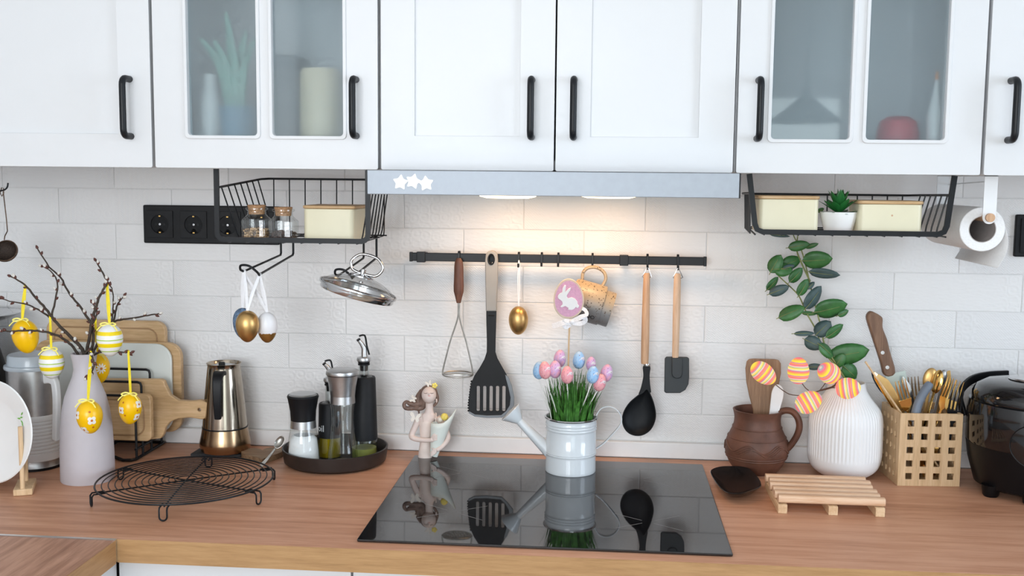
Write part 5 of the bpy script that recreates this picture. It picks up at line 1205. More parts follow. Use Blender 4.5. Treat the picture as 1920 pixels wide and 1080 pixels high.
mk(MB().prism([(Z7(x, y, YS).x, Z7(x, y, YS).z) for x, y in bun], YS - .0062, YS - .0034), 'rabbit', M_('white_painted_wood', (.80, .80, .80), .7, var=.02), rsn, bevel=.0006)
mk(MB().tube([Z7(205, 465, YS), Z7(200, 600, YS), Zc(562, 255, YS), Vector((cc.x - .004, YS + .004, ZH + H * .4))], .0017, 8), 'stick', m_bamboo_z, rsn)
m_lace = M_('white_lace', (.78, .78, .80), .8, var=.12, scale=500, bump=.6, bscale=700)
bowm = MB(); kn = Z7(215, 490, YS - .006)
for pts, wv in (([(215, 490), (255, 470), (285, 465), (292, 485), (265, 500), (220, 495)], .0090), ([(215, 490), (262, 462), (300, 450), (292, 425), (275, 415)], .0070), ([(215, 488), (180, 485), (170, 500), (185, 520), (210, 500)], .0085), ([(212, 492), (170, 495), (140, 505), (106, 515)], .0105)):
    q = smoothpts([Z7(x, y, YS - .006 - .003 * math.sin(i * 1.3)) for i, (x, y) in enumerate(pts)], 5); bowm.strip(q, wv, .0006, (0, -1, .35))
bowm.ell(tuple(kn), .0055, .004, .005)
mk(bowm, 'lace_bow', m_lace, rsn)
# ================================================================== round cooling rack
ck = Vector((-.683, -.345, 0)); Rk = .1555; zk = .026
cr = thing('cooling_rack', 'round black wire cooling rack standing on the worktop', 'rack', tuple(ck))
def ringpts(r, z, n=72): return [(r * math.cos(2 * pi * i / n), r * math.sin(2 * pi * i / n), z) for i in range(n)]
for i in range(13):
    r = Rk * (i + 1.7) / 13.7
    mk(MB().tube(ringpts(r, zk, 36 + 3 * i), .0017 if i == 12 else .0011, 6, True), 'ring', m_black, cr, w=False)
ang = (-20, -81, -142, 158, 97, 36)
for i in range(3):
    a, b = R(ang[i]), R(ang[i + 3]); k0 = .5
    d0, d1 = Vector((math.cos(a), math.sin(a), 0)), Vector((math.cos(b), math.sin(b), 0)); zz = Vector((0, 0, zk - .0028))
    mk(MB().tube(smoothpts([d0 * Rk + zz, d0 * .018 + zz, d1 * .018 + zz, d1 * Rk + zz], 4), .0015, 6), 'spoke', m_black, cr, w=False)
for a in ang:
    d = Vector((math.cos(R(a)), math.sin(R(a)), 0)); s = Vector((-d.y, d.x, 0)); w_ = .0065; ro_ = Rk + .006
    pts = [d * (Rk - .015) + s * w_ + Vector((0, 0, zk - .003)), d * ro_ + s * w_ + Vector((0, 0, zk - .003)), d * (ro_ + .003) + s * w_ + Vector((0, 0, zk - .007))] \
        + [d * (ro_ + .003) + s * w_ * math.cos(t) + Vector((0, 0, .0082 - w_ * math.sin(t))) for t in [pi * q / 8 for q in range(9)]] \
        + [d * (ro_ + .003) - s * w_ + Vector((0, 0, zk - .007)), d * ro_ - s * w_ + Vector((0, 0, zk - .003)), d * (Rk - .015) - s * w_ + Vector((0, 0, zk - .003))]
    mk(MB().tube(pts, .0016, 6), 'foot', m_black, cr, w=False)
# ================================================================== clay jug with wooden spatula and white spoon
Zj = ZM(1320, 640, 3.178)
YJ = -.068; jx = P(1418, 850, YJ).x; jb = P(1418, 889, YJ).z
jug = thing('clay_jug', 'brown clay jug with wavy relief and side handle', 'jug', (jx, YJ, 0))
rows = [(889, 38), (884, 42), (874, 49), (866, 53), (854, 57.5), (841, 58.5), (829, 55.5), (816, 49.5), (803, 44), (790, 42.5), (781, 44), (774, 46)]
pj = [(hw * mpp(P(1418, py, YJ)), P(1418, py, YJ).z - jb) for py, hw in rows]
m_clay = M_('fired_brown_clay', (.115, .046, .027), .55, var=.3, scale=35, bump=.25, bscale=160)
inner = [(r - .005, z) for r, z in reversed(pj[1:])] + [(0, .006)]
inner[0] = (pj[-1][0] - .003, pj[-1][1] + .0005)
hi = []
for (r0_, z0_), (r1_, z1_) in zip(pj, pj[1:]): hi += [(r0_, z0_)]
prof = [(0, 0)] + pj + inner
sp = smoothpts([(r, 0, z) for r, z in pj], 4); prof = [(0, 0)] + [(q.x, q.z) for q in sp] + inner
body = mk(MB().lathe(prof, 56), 'body', m_clay, jug, w=False)
def jr(z):
    for (r0_, z0_), (r1_, z1_) in zip([(q.x, q.z) for q in sp], [(q.x, q.z) for q in sp][1:]):
        if z0_ <= z <= z1_: return r0_ + (r1_ - r0_) * (z - z0_) / max(1e-9, z1_ - z0_)
    return sp[-1].x
zj = lambda py: P(1418, py, YJ).z - jb
for py in (824, 857, 861, 806): 
    z = zj(py); mk(MB().tube(ringpts(jr(z) + .0001, z, 56), .0013, 6, True), 'relief_band', m_clay, body, w=False)
for k in range(4):
    pts = []
    for i in range(120):
        a = 2 * pi * i / 120; z = zj(841) + .0072 * math.sin(6 * a + k * .35) + (k - 1.5) * .0024; r = jr(z) + .0002; pts.append((r * math.cos(a), r * math.sin(a), z))
    mk(MB().tube(pts, .0014, 6, True), 'wave_relief', m_clay, body, w=False)
th = R(-14); u_ = Vector((math.cos(th), math.sin(th), 0))
def jh(zx, zy):
    q = Zj(zx, zy, YJ); return u_ * (q.x - jx) * 1.02 + Vector((0, 0, q.z - jb))
mk(MB().sweep(smoothpts([jh(445, 438), jh(480, 424), jh(520, 430), jh(550, 465), jh(560, 515), jh(545, 570), jh(515, 620), jh(492, 648)], 4), [(.0065 * math.cos(a), .0098 * math.sin(a)) for a in [2 * pi * q / 12 for q in range(12)]], up=(u_.y, -u_.x, 0)), 'handle', m_clay, jug, w=False)
yw = YJ + .004
o = [(268, 105), (300, 103), (420, 106), (445, 112), (457, 130), (458, 190), (444, 260), (415, 330), (396, 395), (388, 460), (384, 560), (378, 680), (330, 680), (318, 560), (298, 460), (290, 400), (270, 330), (252, 240), (247, 160), (254, 120)]
tag(mk(MB().prism([(Zj(x, y, yw).x, Zj(x, y, yw).z) for x, y in o], yw - .003, yw + .003), 'wooden_spatula', m_spatw, None, bevel=.0015), 'brown wooden spatula standing in the clay jug', 'spatula')
yw = YJ - .014
o = [(402, 520), (388, 455), (392, 400), (398, 345), (404, 300), (420, 266), (440, 256), (460, 266), (473, 292), (472, 330), (460, 375), (440, 440), (430, 480), (425, 560), (420, 660), (404, 660)]
tag(mk(MB().prism(sm2([(Zj(x, y, yw).x, Zj(x, y, yw).z) for x, y in o], 3), yw - .0025, yw + .0025), 'white_spoon', m_whitep, None, bevel=.0014), 'white plastic spoon standing in the clay jug', 'spoon')
# ================================================================== black dish
m_dish = M_('black_glazed_dish', (.010, .0095, .010), .14, var=.15, scale=40)
zr_ = .0185
ol = [(38, 782), (52, 760), (100, 746), (160, 744), (235, 748), (282, 768), (325, 815), (341, 850), (335, 868), (290, 888), (225, 906), (150, 905), (110, 885), (70, 840)]
ol = [PZ(1320 + x / 3.178, 640 + y / 3.178, zr_) for x, y in ol]; ol = smoothpts(ol, 4, True); cdx = sum(q.x for q in ol) / len(ol); cdy = sum(q.y for q in ol) / len(ol); n = len(ol)
def drow(s, z): return [(cdx + (q.x - cdx) * s, cdy + (q.y - cdy) * s, z) for q in ol]
rowsd = [drow(.50, .0003), drow(.60, .0006), drow(.74, .005), drow(.90, .0125), drow(.995, zr_ - .001), drow(1.0, zr_), drow(.985, zr_ + .0006), drow(.96, zr_ - .001), drow(.84, .0125), drow(.66, .0075), drow(.40, .0050), drow(.1, .0045)]
fs = [tuple(range(n))[::-1]] + [(i * n + j, i * n + (j + 1) % n, (i + 1) * n + (j + 1) % n, (i + 1) * n + j) for i in range(len(rowsd) - 1) for j in range(n)] + [tuple((len(rowsd) - 1) * n + j for j in range(n))]
tag(mk(MB().add([q for r in rowsd for q in r], fs), 'dish', m_dish, None, sharp=50), 'small black rounded-square dish at the hob edge', 'dish')
# ================================================================== slatted trivet
zt = .030
c00, c10, c01, c11 = PZ(1463, 931, zt), PZ(1666, 938, zt), PZ(1433, 885, zt), PZ(1617, 892, zt)
tv = thing('slatted_trivet', 'pale wooden trivet of six slats like a small pallet', 'trivet', ((c00.x + c11.x) / 2, (c00.y + c11.y) / 2, 0))
x0, x1, y0, y1 = (c00.x + c01.x) / 2, (c10.x + c11.x) / 2, c00.y, c01.y
ns = 6; pit = (y1 - y0) / ns; sh0 = None
rzt = math.atan2((c10.y - c00.y), (c10.x - c00.x))
for i in range(ns):
    yc = y0 + pit * (i + .5) - ((y0 + y1) / 2)
    if sh0 is None:
        mb = MB().sweep([(-(x1 - x0) / 2, 0, 0), ((x1 - x0) / 2, 0, 0)], [(a, b) for a, b in rect(-pit * .31, pit * .31, -.007, .007, .0045, 3)], up=(0, 0, 1))
        sh0 = mk(mb, 'slat', m_pine_x, tv, w=False, sharp=30); o = sh0
    else: o = inst(sh0, tv, (0, 0, 0))
    o.location = (rnd.uniform(-.0015, .0015), yc, zt - .007 + rnd.uniform(0, .0012))
bm0 = None
for dx in (-.5, 0.02, .5):
    xx = (x1 - x0 - .016) * dx
    o = mk(MB().bb(xx - .008, xx + .008, -(y1 - y0) / 2, (y1 - y0) / 2, 0, zt - .0139), 'beam', WOOD('pine_beam', (.64, .42, .24), (.72, .52, .32), 'y', 1.8, .55) if bm0 is None else bm0, tv, w=False, bevel=.001); bm0 = o.data.materials[0]
tv.rotation_euler = (0, 0, 0)
# ================================================================== white ribbed vase with eucalyptus and lit egg twig
YVv = -.081; vx = P(1583, 850, YVv).x; vb = P(1583, 899, YVv).z
rows = [(899, 36), (893, 47), (886, 56), (878, 62), (866, 66), (850, 67.3), (820, 67.3), (797, 67), (783, 65), (775, 62), (768, 57.5), (760, 51), (752, 44.5), (744, 39), (735, 35), (724, 33.5)]
pw = [(hw * mpp(P(1583, py, YVv)), P(1583, py, YVv).z - vb) for py, hw in rows]; spw = smoothpts([(r, 0, z) for r, z in pw], 4)
za_, zb_2 = P(1583, 862, YVv).z - vb, P(1583, 735, YVv).z - vb
def ribs(a, z):
    k = max(0, min(1, (z - za_) / .006)) * max(0, min(1, (zb_2 - z) / .012)); return 1 + .010 * k * (math.cos(62 * a) - 1)
prof = [(0, 0)] + [(q.x, q.z) for q in spw]
inn = [(q.x - .004, q.z) for q in reversed(spw[8:])] + [(0, .02)]
inn[0] = (spw[-1].x - .003, spw[-1].z + .0003)
vase2 = tag(mk(MB().lathe(prof + inn, 62 * 6, (vx, YVv, 0), None, ribs), 'vase', M_('matt_white_ceramic', (.80, .80, .80), .5, var=.01, scale=15), None, sharp=70), 'white ribbed round vase holding eucalyptus and lit eggs', 'vase')
ztv = spw[-1].z
Z8 = ZM(1360, 320, 3.177)
YE = -.05
def euc(label, stems, leaves, seed):
    base = Vector((vx + .004 * (1 if seed % 2 else -1), YVv + .006, ztv * .35))
    e = thing('eucalyptus_branch', label, 'branch', tuple(base), group='eucalyptus branches in the white vase'); rg = random.Random(seed)
    for k, s in enumerate(stems):
        pts = [Z8(x, y, YE if y < 900 else YE + (YVv - YE) * min(1, (y - 900) / 300)) for x, y in s]
        if k == 0: pts = [base, Vector((vx + .002, YVv + .010, ztv - .01))] + pts
        pts = smoothpts(pts, 5); n = len(pts)
        mk(MB().tube(pts, [.0019 - .0008 * i / n for i in range(n)], 7), 'stem', m_stemg, e)
    for (zx, zy, L, W, an, mt) in leaves:
        Yl = YE - .012 + rg.uniform(-.014, .014) if zy < 900 else YE - .020 + rg.uniform(-.012, .006)
        c = Z8(zx, zy, Yl); k = mpp(c) / 3.177
        Lm, Wm = L * k * 1.12, W * k * 1.16; mb = MB(); nu, nv = 8, 4; vs = []
        for i in range(nu + 1):
            t = i / nu; wv = Wm / 2 * (math.sin(pi * (t ** .85)) ** .58) if 0 < t < 1 else 0
            for j in range(-nv // 2, nv // 2 + 1):
                f = j / (nv / 2); vs.append(((t - .5) * Lm, -.10 * Wm * math.sin(pi * t) + .14 * wv * f * f * (1 if rg else 1), f * wv))
        m = nv + 1; fs = [(i * m + j, i * m + j + 1, (i + 1) * m + j + 1, (i + 1) * m + j) for i in range(nu) for j in range(nv)]
        o = mk(mb.add(vs, fs), 'leaf', m_leaf if mt == 'G' else m_leaf2, e, w=False, sharp=80)
        o.location = c - base; o.rotation_euler = (R(rg.uniform(-22, 22)), R(-an), R(rg.uniform(-25, 25)))
        sl_ = o.modifiers.new('thickness', 'SOLIDIFY'); sl_.thickness = .0005
        # leaf stalk towards the nearest stem point is part of the leaf's midrib
        mk(MB().tube([(-.5 * Lm - .004, 0, 0), (-.3 * Lm, -.0012 - .08 * Wm, 0), (.25 * Lm, -.0012 - .08 * Wm, 0)], [.0008, .0006, .0003], 5), 'midrib', m_stemg, o, w=False)
euc('taller eucalyptus branch reaching up behind the wire shelf', [[(600, 1060), (575, 950), (548, 850), (522, 750), (492, 620), (455, 480), (410, 395), (396, 340)], [(505, 660), (440, 520), (425, 460), (432, 380)]],
    [(438, 447, 115, 55, 12, 'G'), (515, 447, 75, 26, 20, 'G'), (548, 530, 158, 98, 6, 'G'), (590, 612, 168, 58, -6, 'B'), (392, 545, 110, 70, 20, 'G'), (378, 574, 72, 30, 10, 'B'), (420, 622, 105, 62, 48, 'G'), (463, 695, 105, 58, 62, 'G'), (508, 684, 60, 28, 40, 'B'), (522, 755, 155, 82, 52, 'B'), (628, 818, 178, 108, 16, 'G'), (702, 848, 72, 36, 22, 'G'), (325, 386, 110, 20, -4, 'B'), (568, 235, 40, 26, 30, 'G')], 3)
euc('side-leaning eucalyptus branch with lower leaves above the vase mouth', [[(590, 1080), (540, 950), (485, 850), (440, 750), (390, 695), (322, 632), (300, 605)]],
    [(300, 555, 112, 76, 62, 'G'), (345, 590, 100, 76, 0, 'G'), (280, 672, 96, 46, 48, 'G'), (320, 712, 115, 55, 24, 'B'), (395, 845, 152, 76, 26, 'G'), (500, 850, 92, 25, -5, 'G'), (582, 940, 112, 80, 46, 'B'), (650, 955, 122, 60, 34, 'G'), (470, 970, 115, 28, 2, 'B'), (525, 1028, 104, 76, -22, 'B'), (600, 1075, 120, 66, -40, 'G'), (735, 1090, 215, 112, 14, 'G'), (740, 1200, 112, 86, -40, 'G'), (535, 1168, 84, 36, 4, 'B'), (680, 1130, 90, 60, 60, 'G')], 4)
# lit eggs
def rainbow(name, off, st=.62):
    t = NT(name); tc = t.new('ShaderNodeTexCoord'); sx = t.new('ShaderNodeSeparateXYZ'); t.link(tc.outputs['Object'], sx.inputs[0])
    f = t.math('FRACT', t.math('ADD', t.math('MULTIPLY_ADD', t.noise(t.coord(), 25, 2), .10, t.math('MULTIPLY', sx.outputs[2], 1 / .024)), off))
    Y_, Pk, Or, W_ = (.95, .72, .06), (.95, .14, .26), (.98, .34, .10), (.98, .74, .50)
    c = t.ramp(f, [(0, Y_), (.12, Or), (.22, Pk), (.30, (.30, .42, .45)), (.33, W_), (.46, Y_), (.54, (.2, .4, .42)), (.57, W_), (.68, Pk), (.80, Or), (.88, (.55, .2, .45)), (.92, Y_)])
    wv = t.math('SINE', t.math('MULTIPLY', sx.outputs[2], 3600.0)); t.bump(wv, .5, .001)
    mxc = t.new('ShaderNodeMix', data_type='RGBA'); mxc.inputs[0].default_value = .45; t.link(c, mxc.inputs[6]); mxc.inputs[7].default_value = (0, 0, 0, 1); t.link(mxc.outputs[2], t.b.inputs['Base Color']); t.link(c, t.b.inputs['Emission Color']); t.set(Emission_Strength=st, Roughness=.6); return t.m
lt = thing('egg_light_twig', 'lit twig of five colourful thread-wrapped eggs in the white vase', 'light twig', (vx, YVv, ztv * .5))
yq = YVv - .05
m_lw = M_('brown_twig_wire', (.10, .055, .035), .6, var=.2)
hub = P(1536, 733, yq)
mk(MB().tube(smoothpts([Vector((vx - .004, YVv - .008, ztv * .5)), Vector((vx - .008, YVv - .012, ztv + .002)), P(1560, 726, YVv - .03), hub, P(1512, 741, yq)], 5), [.0022] * 9 + [.0019] * 6 + [.0013] * 6, 7), 'twig', m_lw, lt)
eggs = [(1431.5, 700, 38, 53, 128, 0, yq - .01, 'A'), (1497, 695, 40, 51, 0, 0, yq, 'B'), (1554, 699, 40, 46, -50, 40, yq - .006, 'C'), (1590, 728, 40, 46, 70, 55, yq - .014, 'D'), (1516, 754, 40, 52, 60, 0, yq - .012, 'E')]
for i, (px, py, wp, hp_, tl, tx, Y, nm) in enumerate(eggs):
    c = P(px, py, Y); m = mpp(c)
    e = mk(MB().egg((0, 0, 0), wp * m, hp_ * m, -.08), 'lit_egg', rainbow('rainbow_thread_' + 'abcde'[i], (.0, .12, .3, .45, .2)[i]), lt, w=False); e.location = c - lt.location
    e.rotation_euler = (Matrix.Rotation(R(tx), 3, 'X') @ Matrix.Rotation(R(tl), 3, 'Y')).to_euler()
    tgt = {0: [P(1510, 742, yq), P(1480, 739, yq), P(1455, 722, Y)], 1: [P(1516, 732, yq + .002), P(1510, 727, yq), P(1501, 715, Y)], 2: [hub, P(1545, 722, yq), P(1551, 712, Y)], 3: [P(1560, 727, YVv - .03), P(1575, 727, Y + .008), P(1585, 728, Y + .004)], 4: [P(1525, 737, yq), P(1522, 744, yq), P(1520, 748, Y)]}[i]
    mk(MB().tube(smoothpts(tgt, 5), .0009, 6), 'thin_wire', m_lw, lt)
# ================================================================== cutlery holder
A = PZ(1682, 911); rzh = R(4.0); WH, DH = .1185, .108; HH = P(1685.5, 775, A.y).z
ch = thing('cutlery_holder', 'square bamboo cutlery holder with rows of square holes', 'holder', (A.x, A.y, 0), rzh)
tk = .0055
def panel(w_, name):
    hl = []
    for cxx in (.178, .40, .62, .845):
        for cz in (.138, .32, .505, .69, .865):
            hs = w_ * .051; x, z = w_ * cxx, HH * (1 - cz); hl.append(rect(x - hs, x + hs, z - hs * 1.0, z + hs * 1.0))
    return MB().holed(rect(0, w_, 0, HH), hl, tk)
mk(panel(WH, 'f').xf(Matrix.Translation((0, tk / 2, 0))), 'panel', m_bamboo_z, ch, w=False, bevel=.0007)
mk(panel(WH, 'b').xf(Matrix.Translation((0, DH - tk / 2, 0))), 'panel', m_bamboo_z, ch, w=False, bevel=.0007)
for xx in (tk / 2, WH - tk / 2):
    mk(panel(DH - 2 * tk - .0006, 's').xf(Matrix.Translation((xx, tk + .0003, 0)) @ Matrix.Rotation(R(90), 4, 'Z')), 'panel', m_bamboo_z, ch, w=False, bevel=.0007)
mk(MB().bb(tk, WH - tk, tk, DH - tk, .004, .009), 'floor_board', m_bamboo_x, ch, w=False)
Mh = Matrix.Translation((A.x, A.y, 0)) @ Matrix.Rotation(rzh, 4, 'Z')
def inside(fx, fy, z=.011): return Mh @ Vector((tk + (WH - 2 * tk) * fx, tk + (DH - 2 * tk) * fy, z))
Zq = ZM(1620, 570, 4.909)
G4 = 'cutlery standing in the bamboo holder'
def axes(top, foot, facing):
    zax = (top - foot).normalized(); y = Vector(facing); y = (y - zax * y.dot(zax)).normalized(); x = y.cross(zax)
    Mt = Matrix((x, y, zax)).transposed().to_4x4(); Mt.translation = foot; return Mt, (top - foot).length
def cut(name, label, cat, parts, top, foot, facing):
    Mt, L = axes(top, foot, facing); t = thing(name, label, cat, tuple(foot), group=G4)
    for pn, mb, mt in parts(L):
        mb.xf(Mt); mk(mb, pn, mt, t, bevel=.0004)
    return t
def fork_parts(mat, w_=.011):
    def f(L):
        out = []
        h = MB().strip([(0, .004, .0), (0, .002, L * .5), (0, 0, L - .062)], lambda i: (.009, .006, .0045)[i], .0022, (0, 1, 0)); out.append(('handle', h, mat))
        hd_ = MB().prism([(-.0025, L - .066), (.0025, L - .066), (w_ * .8, L - .055), (w_, L - .040), (-w_, L - .040), (-w_ * .8, L - .055)], -.0009, .0009); out.append(('head', hd_, mat))
        for k in range(4):
            x = -w_ + w_ * .23 + k * w_ * .513
            out.append(('tine', MB().sweep([(x, 0, L - .041), (x, -.001, L - .02), (x, .001, L)], lambda i: rect(-(.0016, .0013, .0006)[i], (.0016, .0013, .0006)[i], -.0008, .0008), up=(0, 1, 0)), mat))
        return out
    return f
def spoon_parts(mat, a=.013, b=.022):
    def f(L):
        h = MB().strip([(0, .003, .0), (0, .002, L * .5), (0, 0, L - 2 * b + .003)], lambda i: (.010, .006, .005)[i], .0022, (0, 1, 0))
        bo_ = MB().lathe([(0, .0045), (a * .5, .0038), (a * .85, .0018), (a, -.0008), (a * .96, -.0012), (a * .8, .0006), (a * .45, .0026), (0, .0033)], 26, (0, 0, L - b), Matrix.Rotation(R(-90), 3, 'X') @ Matrix.Diagonal((1, b / a, 1)))
        return [('handle', h, mat), ('bowl', bo_, mat)]
    return f
def knife_parts(blade, handle, w_=.009, bl=.085):
    def f(L):
        h = MB().strip([(0, 0, 0), (0, 0, L * .3), (0, 0, L - bl)], lambda i: (.009, .010, .008)[i], .005, (0, 1, 0))
        b_ = MB().prism([(-w_ * .8, L - bl - .004), (w_ * .8, L - bl - .004), (w_, L - bl * .5), (w_, L - .012), (w_ * .6, L - .002), (w_ * .1, L), (-w_ * .9, L - .02), (-w_, L - bl * .5)], -.0007, .0007)
        return [('handle', h, handle), ('blade', b_, blade)]
    return f
m_dgold = M_('dull_bronze', (.22, .13, .06), .3, 1, var=.15, scale=60)
ya = A.y
# large knife with wooden handle, blade down
tk_ = thing('kitchen_knife', 'large knife with brown riveted wooden handle pointing up in the holder', 'knife', inside(.35, .75), group=G4)
yk = A.y + .072
o = [(20, 115), (35, 82), (60, 66), (100, 78), (148, 108), (166, 135), (164, 190), (172, 235), (205, 320), (235, 440), (282, 630), (186, 656), (150, 540), (105, 400), (62, 270), (30, 170)]
oo = sm2([(Zq(x, y, yk).x, Zq(x, y, yk).z) for x, y in o], 3)
kh = mk(MB().prism(oo, yk - .008, yk + .008), 'handle', m_knife, tk_, bevel=.003, seg=3)
for (x, y) in ((162, 442), (205, 577)):
    q = Zq(x, y, yk); mk(MB().lathe([(0, 0), (.0036, 0), (.0036, .0172), (0, .0174)], 16, (q.x, yk + .0086, q.z), Matrix.Rotation(R(90), 3, 'X')), 'rivet', M_('pale_rivet', (.72, .72, .72), .3, .7, var=.05), kh)
o = [(192, 650), (250, 640), (380, 612), (412, 800), (425, 1010), (412, 1280), (380, 1420), (300, 1280), (262, 900)]
mk(MB().prism([(Zq(x, y, yk).x, Zq(x, y, yk).z) for x, y in o], yk - .0009, yk + .0009), 'blade', M_('pale_steel_blade', (.55, .62, .58), .32, .6, var=.06, scale=30), tk_)
face = (0, -1, .15)
cut('fork', 'shiny gold fork standing foremost beside the large knife blade', 'fork', fork_parts(m_goldc, .0125), Zq(330, 700, ya + .020), inside(.55, .30), face)
cut('fork', 'dark bronze fork standing behind the grey knife handle', 'fork', fork_parts(m_dgold, .0125), Zq(450, 668, ya + .085), inside(.62, .6), face)
cut('fork', 'gold fork seen from its side near the black fork', 'fork', fork_parts(m_goldc, .012), Zq(815, 680, ya + .045), inside(.45, .35), (-.75, -.6, .1))
cut('fork', 'gold fork with splayed tines behind the black fork', 'fork', fork_parts(m_goldc, .0125), Zq(872, 705, ya + .030), inside(.60, .30), (-.25, -1, .1))
cut('fork', 'glossy black fork standing at the cooker side of the holder', 'fork', fork_parts(m_blackp, .0135), Zq(868, 795, ya + .022), inside(.82, .2), face)
cut('spoon', 'large dull gold spoon standing highest at the back', 'spoon', spoon_parts(m_gold, .0145, .023), Zq(630, 588, ya + .080), inside(.5, .7), face)
cut('spoon', 'gold spoon turned edge-on before the steel spoon', 'spoon', spoon_parts(m_goldc, .013, .024), Zq(700, 606, ya + .062), inside(.42, .55), (-.8, -.55, .1))
cut('spoon', 'small steel spoon peeking out between gold cutlery', 'spoon', spoon_parts(m_steel, .008, .017), Zq(742, 606, ya + .075), inside(.62, .75), face)
cut('spoon', 'black spoon leaning out over the vase side of the holder', 'spoon', spoon_parts(m_blackp, .011, .028), Zq(75, 620, ya + .075), inside(.82, .55), (.7, -.7, .1))
cut('table_knife', 'gold table knife with its tip up beside the black spoon', 'knife', knife_parts(m_goldc, m_goldc), Zq(100, 622, ya + .058), inside(.76, .38), (.35, -1, .1))
cut('table_knife', 'broad dull gold knife leaning beside the wooden stick', 'knife', knife_parts(m_gold, m_gold, .0105), Zq(138, 640, ya + .046), inside(.80, .25), (.2, -1, .1))
cut('table_knife', 'steel table knife standing between large blade and dark fork', 'knife', knife_parts(m_chrome, m_blackp, .0075, .075), Zq(366, 662, ya + .060), inside(.72, .5), (-.2, -1, .1))
cut('table_knife', 'gold knife tip peeking out behind the gold forks', 'knife', knife_parts(m_gold, m_gold, .0085), Zq(798, 612, ya + .085), inside(.62, .8), face)
tag(mk(MB().tube([Zq(12, 530, ya + .030), inside(.88, .12)], .0019, 8), 'wooden_stick', m_bamboo_z, None), 'thin wooden stick leaning out of the cutlery holder', 'stick', G4)
gk = thing('grey_handled_knife', 'knife with thick grey handle up in the holder', 'knife', inside(.35, .15), group=G4)
gp = [Zq(612, 728, ya + .032), Zq(560, 800, ya + .028), Zq(510, 890, ya + .024), Zq(478, 990, ya + .020), Zq(460, 1080, ya + .018)]
mk(MB().tube(smoothpts(gp, 4), lambda i: (.0085 if i > 1 else (.006, .0078)[i]), 16), 'handle', M_('blue_grey_handle', (.16, .19, .24), .45, var=.05), gk)
mk(MB().tube([gp[-1], inside(.28, .15)], [.005, .002], 8), 'blade', m_steel, gk)
# ================================================================== multicooker
YQ = -.150; qx = P(1934, 850, YQ).x; m_gl = M_('glossy_black_plastic', (.006, .006, .007), .09, var=.1, scale=30, coat=.3); m_sat = M_('satin_black_plastic', (.005, .005, .006), .35, var=.1, spec=.2)
mcq = thing('multicooker', 'glossy black multicooker at the end of the worktop', 'cooker', (qx, YQ, 0))
qz = lambda py: P(1934, py, YQ).z; qr = .1165
mk(MB().lathe([(0, .012), (qr * .78, .012), (qr * .84, .016), (qr * .95, qz(862)), (qr * .99, qz(830)), (0, qz(830))], 64), 'base', m_sat, mcq, w=False)
mk(MB().lathe([(0, qz(830)), (qr * .985, qz(830)), (qr * 1.0, qz(826)), (qr * 1.0, qz(770)), (qr * .975, qz(752)), (0, qz(752))], 64), 'body', m_gl, mcq, w=False)
mk(MB().lathe([(0, qz(752)), (qr * .93, qz(752)), (qr * .94, qz(748)), (qr * .93, qz(738)), (qr * .86, qz(724)), (qr * .70, qz(716)), (qr * .4, qz(712)), (0, qz(711))], 64), 'lid', m_gl, mcq, w=False)
mk(MB().lathe([(0, qz(712.5)), (.032, qz(712.5)), (.036, qz(711)), (.034, qz(708.5)), (.02, qz(707.5)), (0, qz(707.5))], 36, (-.012, 0, 0)), 'steam_cap', m_chrome, mcq, w=False)
va = math.atan2(CAM.y - YQ, CAM.x - qx)
def on_body(az, z, r=qr): return Vector((r * math.cos(az), r * math.sin(az), z))
pa = va + .12; nu, nv = 14, 12; vs = []; fs = []
for j in range(nv + 1):
    for i in range(nu + 1):
        a_, b_ = -1 + 2 * i / nu, -1 + 2 * j / nv
        u1 = a_ * math.sqrt(max(0, 1 - b_ * b_ / 2)); v1 = b_ * math.sqrt(max(0, 1 - a_ * a_ / 2))
        rr_ = qr + .0045 * (1 - .8 * (u1 * u1 + v1 * v1)) - .0006; vs.append(on_body(pa + u1 * .43, qz(812) + v1 * .041, rr_))
for j in range(nv):
    for i in range(nu): fs.append((j * (nu + 1) + i, j * (nu + 1) + i + 1, (j + 1) * (nu + 1) + i + 1, (j + 1) * (nu + 1) + i))
mk(MB().add(vs, fs), 'control_panel', m_gl, mcq, w=False, sharp=80)
mk(MB().tube([on_body(pa + .43 * math.cos(t), qz(812) + .041 * math.sin(t), qr + .0006) for t in [2 * pi * q / 48 for q in range(48)]], .0010, 6, True), 'panel_trim', m_sat, mcq, w=False)
hz_ = qz(775); ha = va - pi / 2
hp = [on_body(ha + t, hz_ + .030 * math.sin((t + .25) / 1.15 * 1.57) if t > -.25 else hz_ - .005, qr + .0075) for t in [-.35 + 1.5 * q / 8 for q in range(9)]]
hp = [on_body(ha + .10, qz(790), qr + .004), on_body(ha + .02, qz(765), qr + .010), on_body(ha - .10, qz(745), qr + .011), on_body(ha - .38, qz(730), qr + .004), on_body(ha - .70, qz(724), qr - .004), on_body(ha - 1.1, qz(722), qr - .008)]
mk(MB().sweep(smoothpts(hp, 6), [(-.003, -.008), (.003, -.008), (.003, .008), (-.003, .008)], up=(0, 0, 1)), 'carry_handle', m_sat, mcq, w=False, bevel=.001)
for a_ in (va - .75, va + .05, va + .85, va + pi):
    q = on_body(a_, 0, qr * .80); mk(MB().lathe([(0, 0), (.012, 0), (.0145, .004), (.017, .022), (0, .022)], 20, (q.x, q.y, 0)), 'foot', m_sat, mcq, w=False)
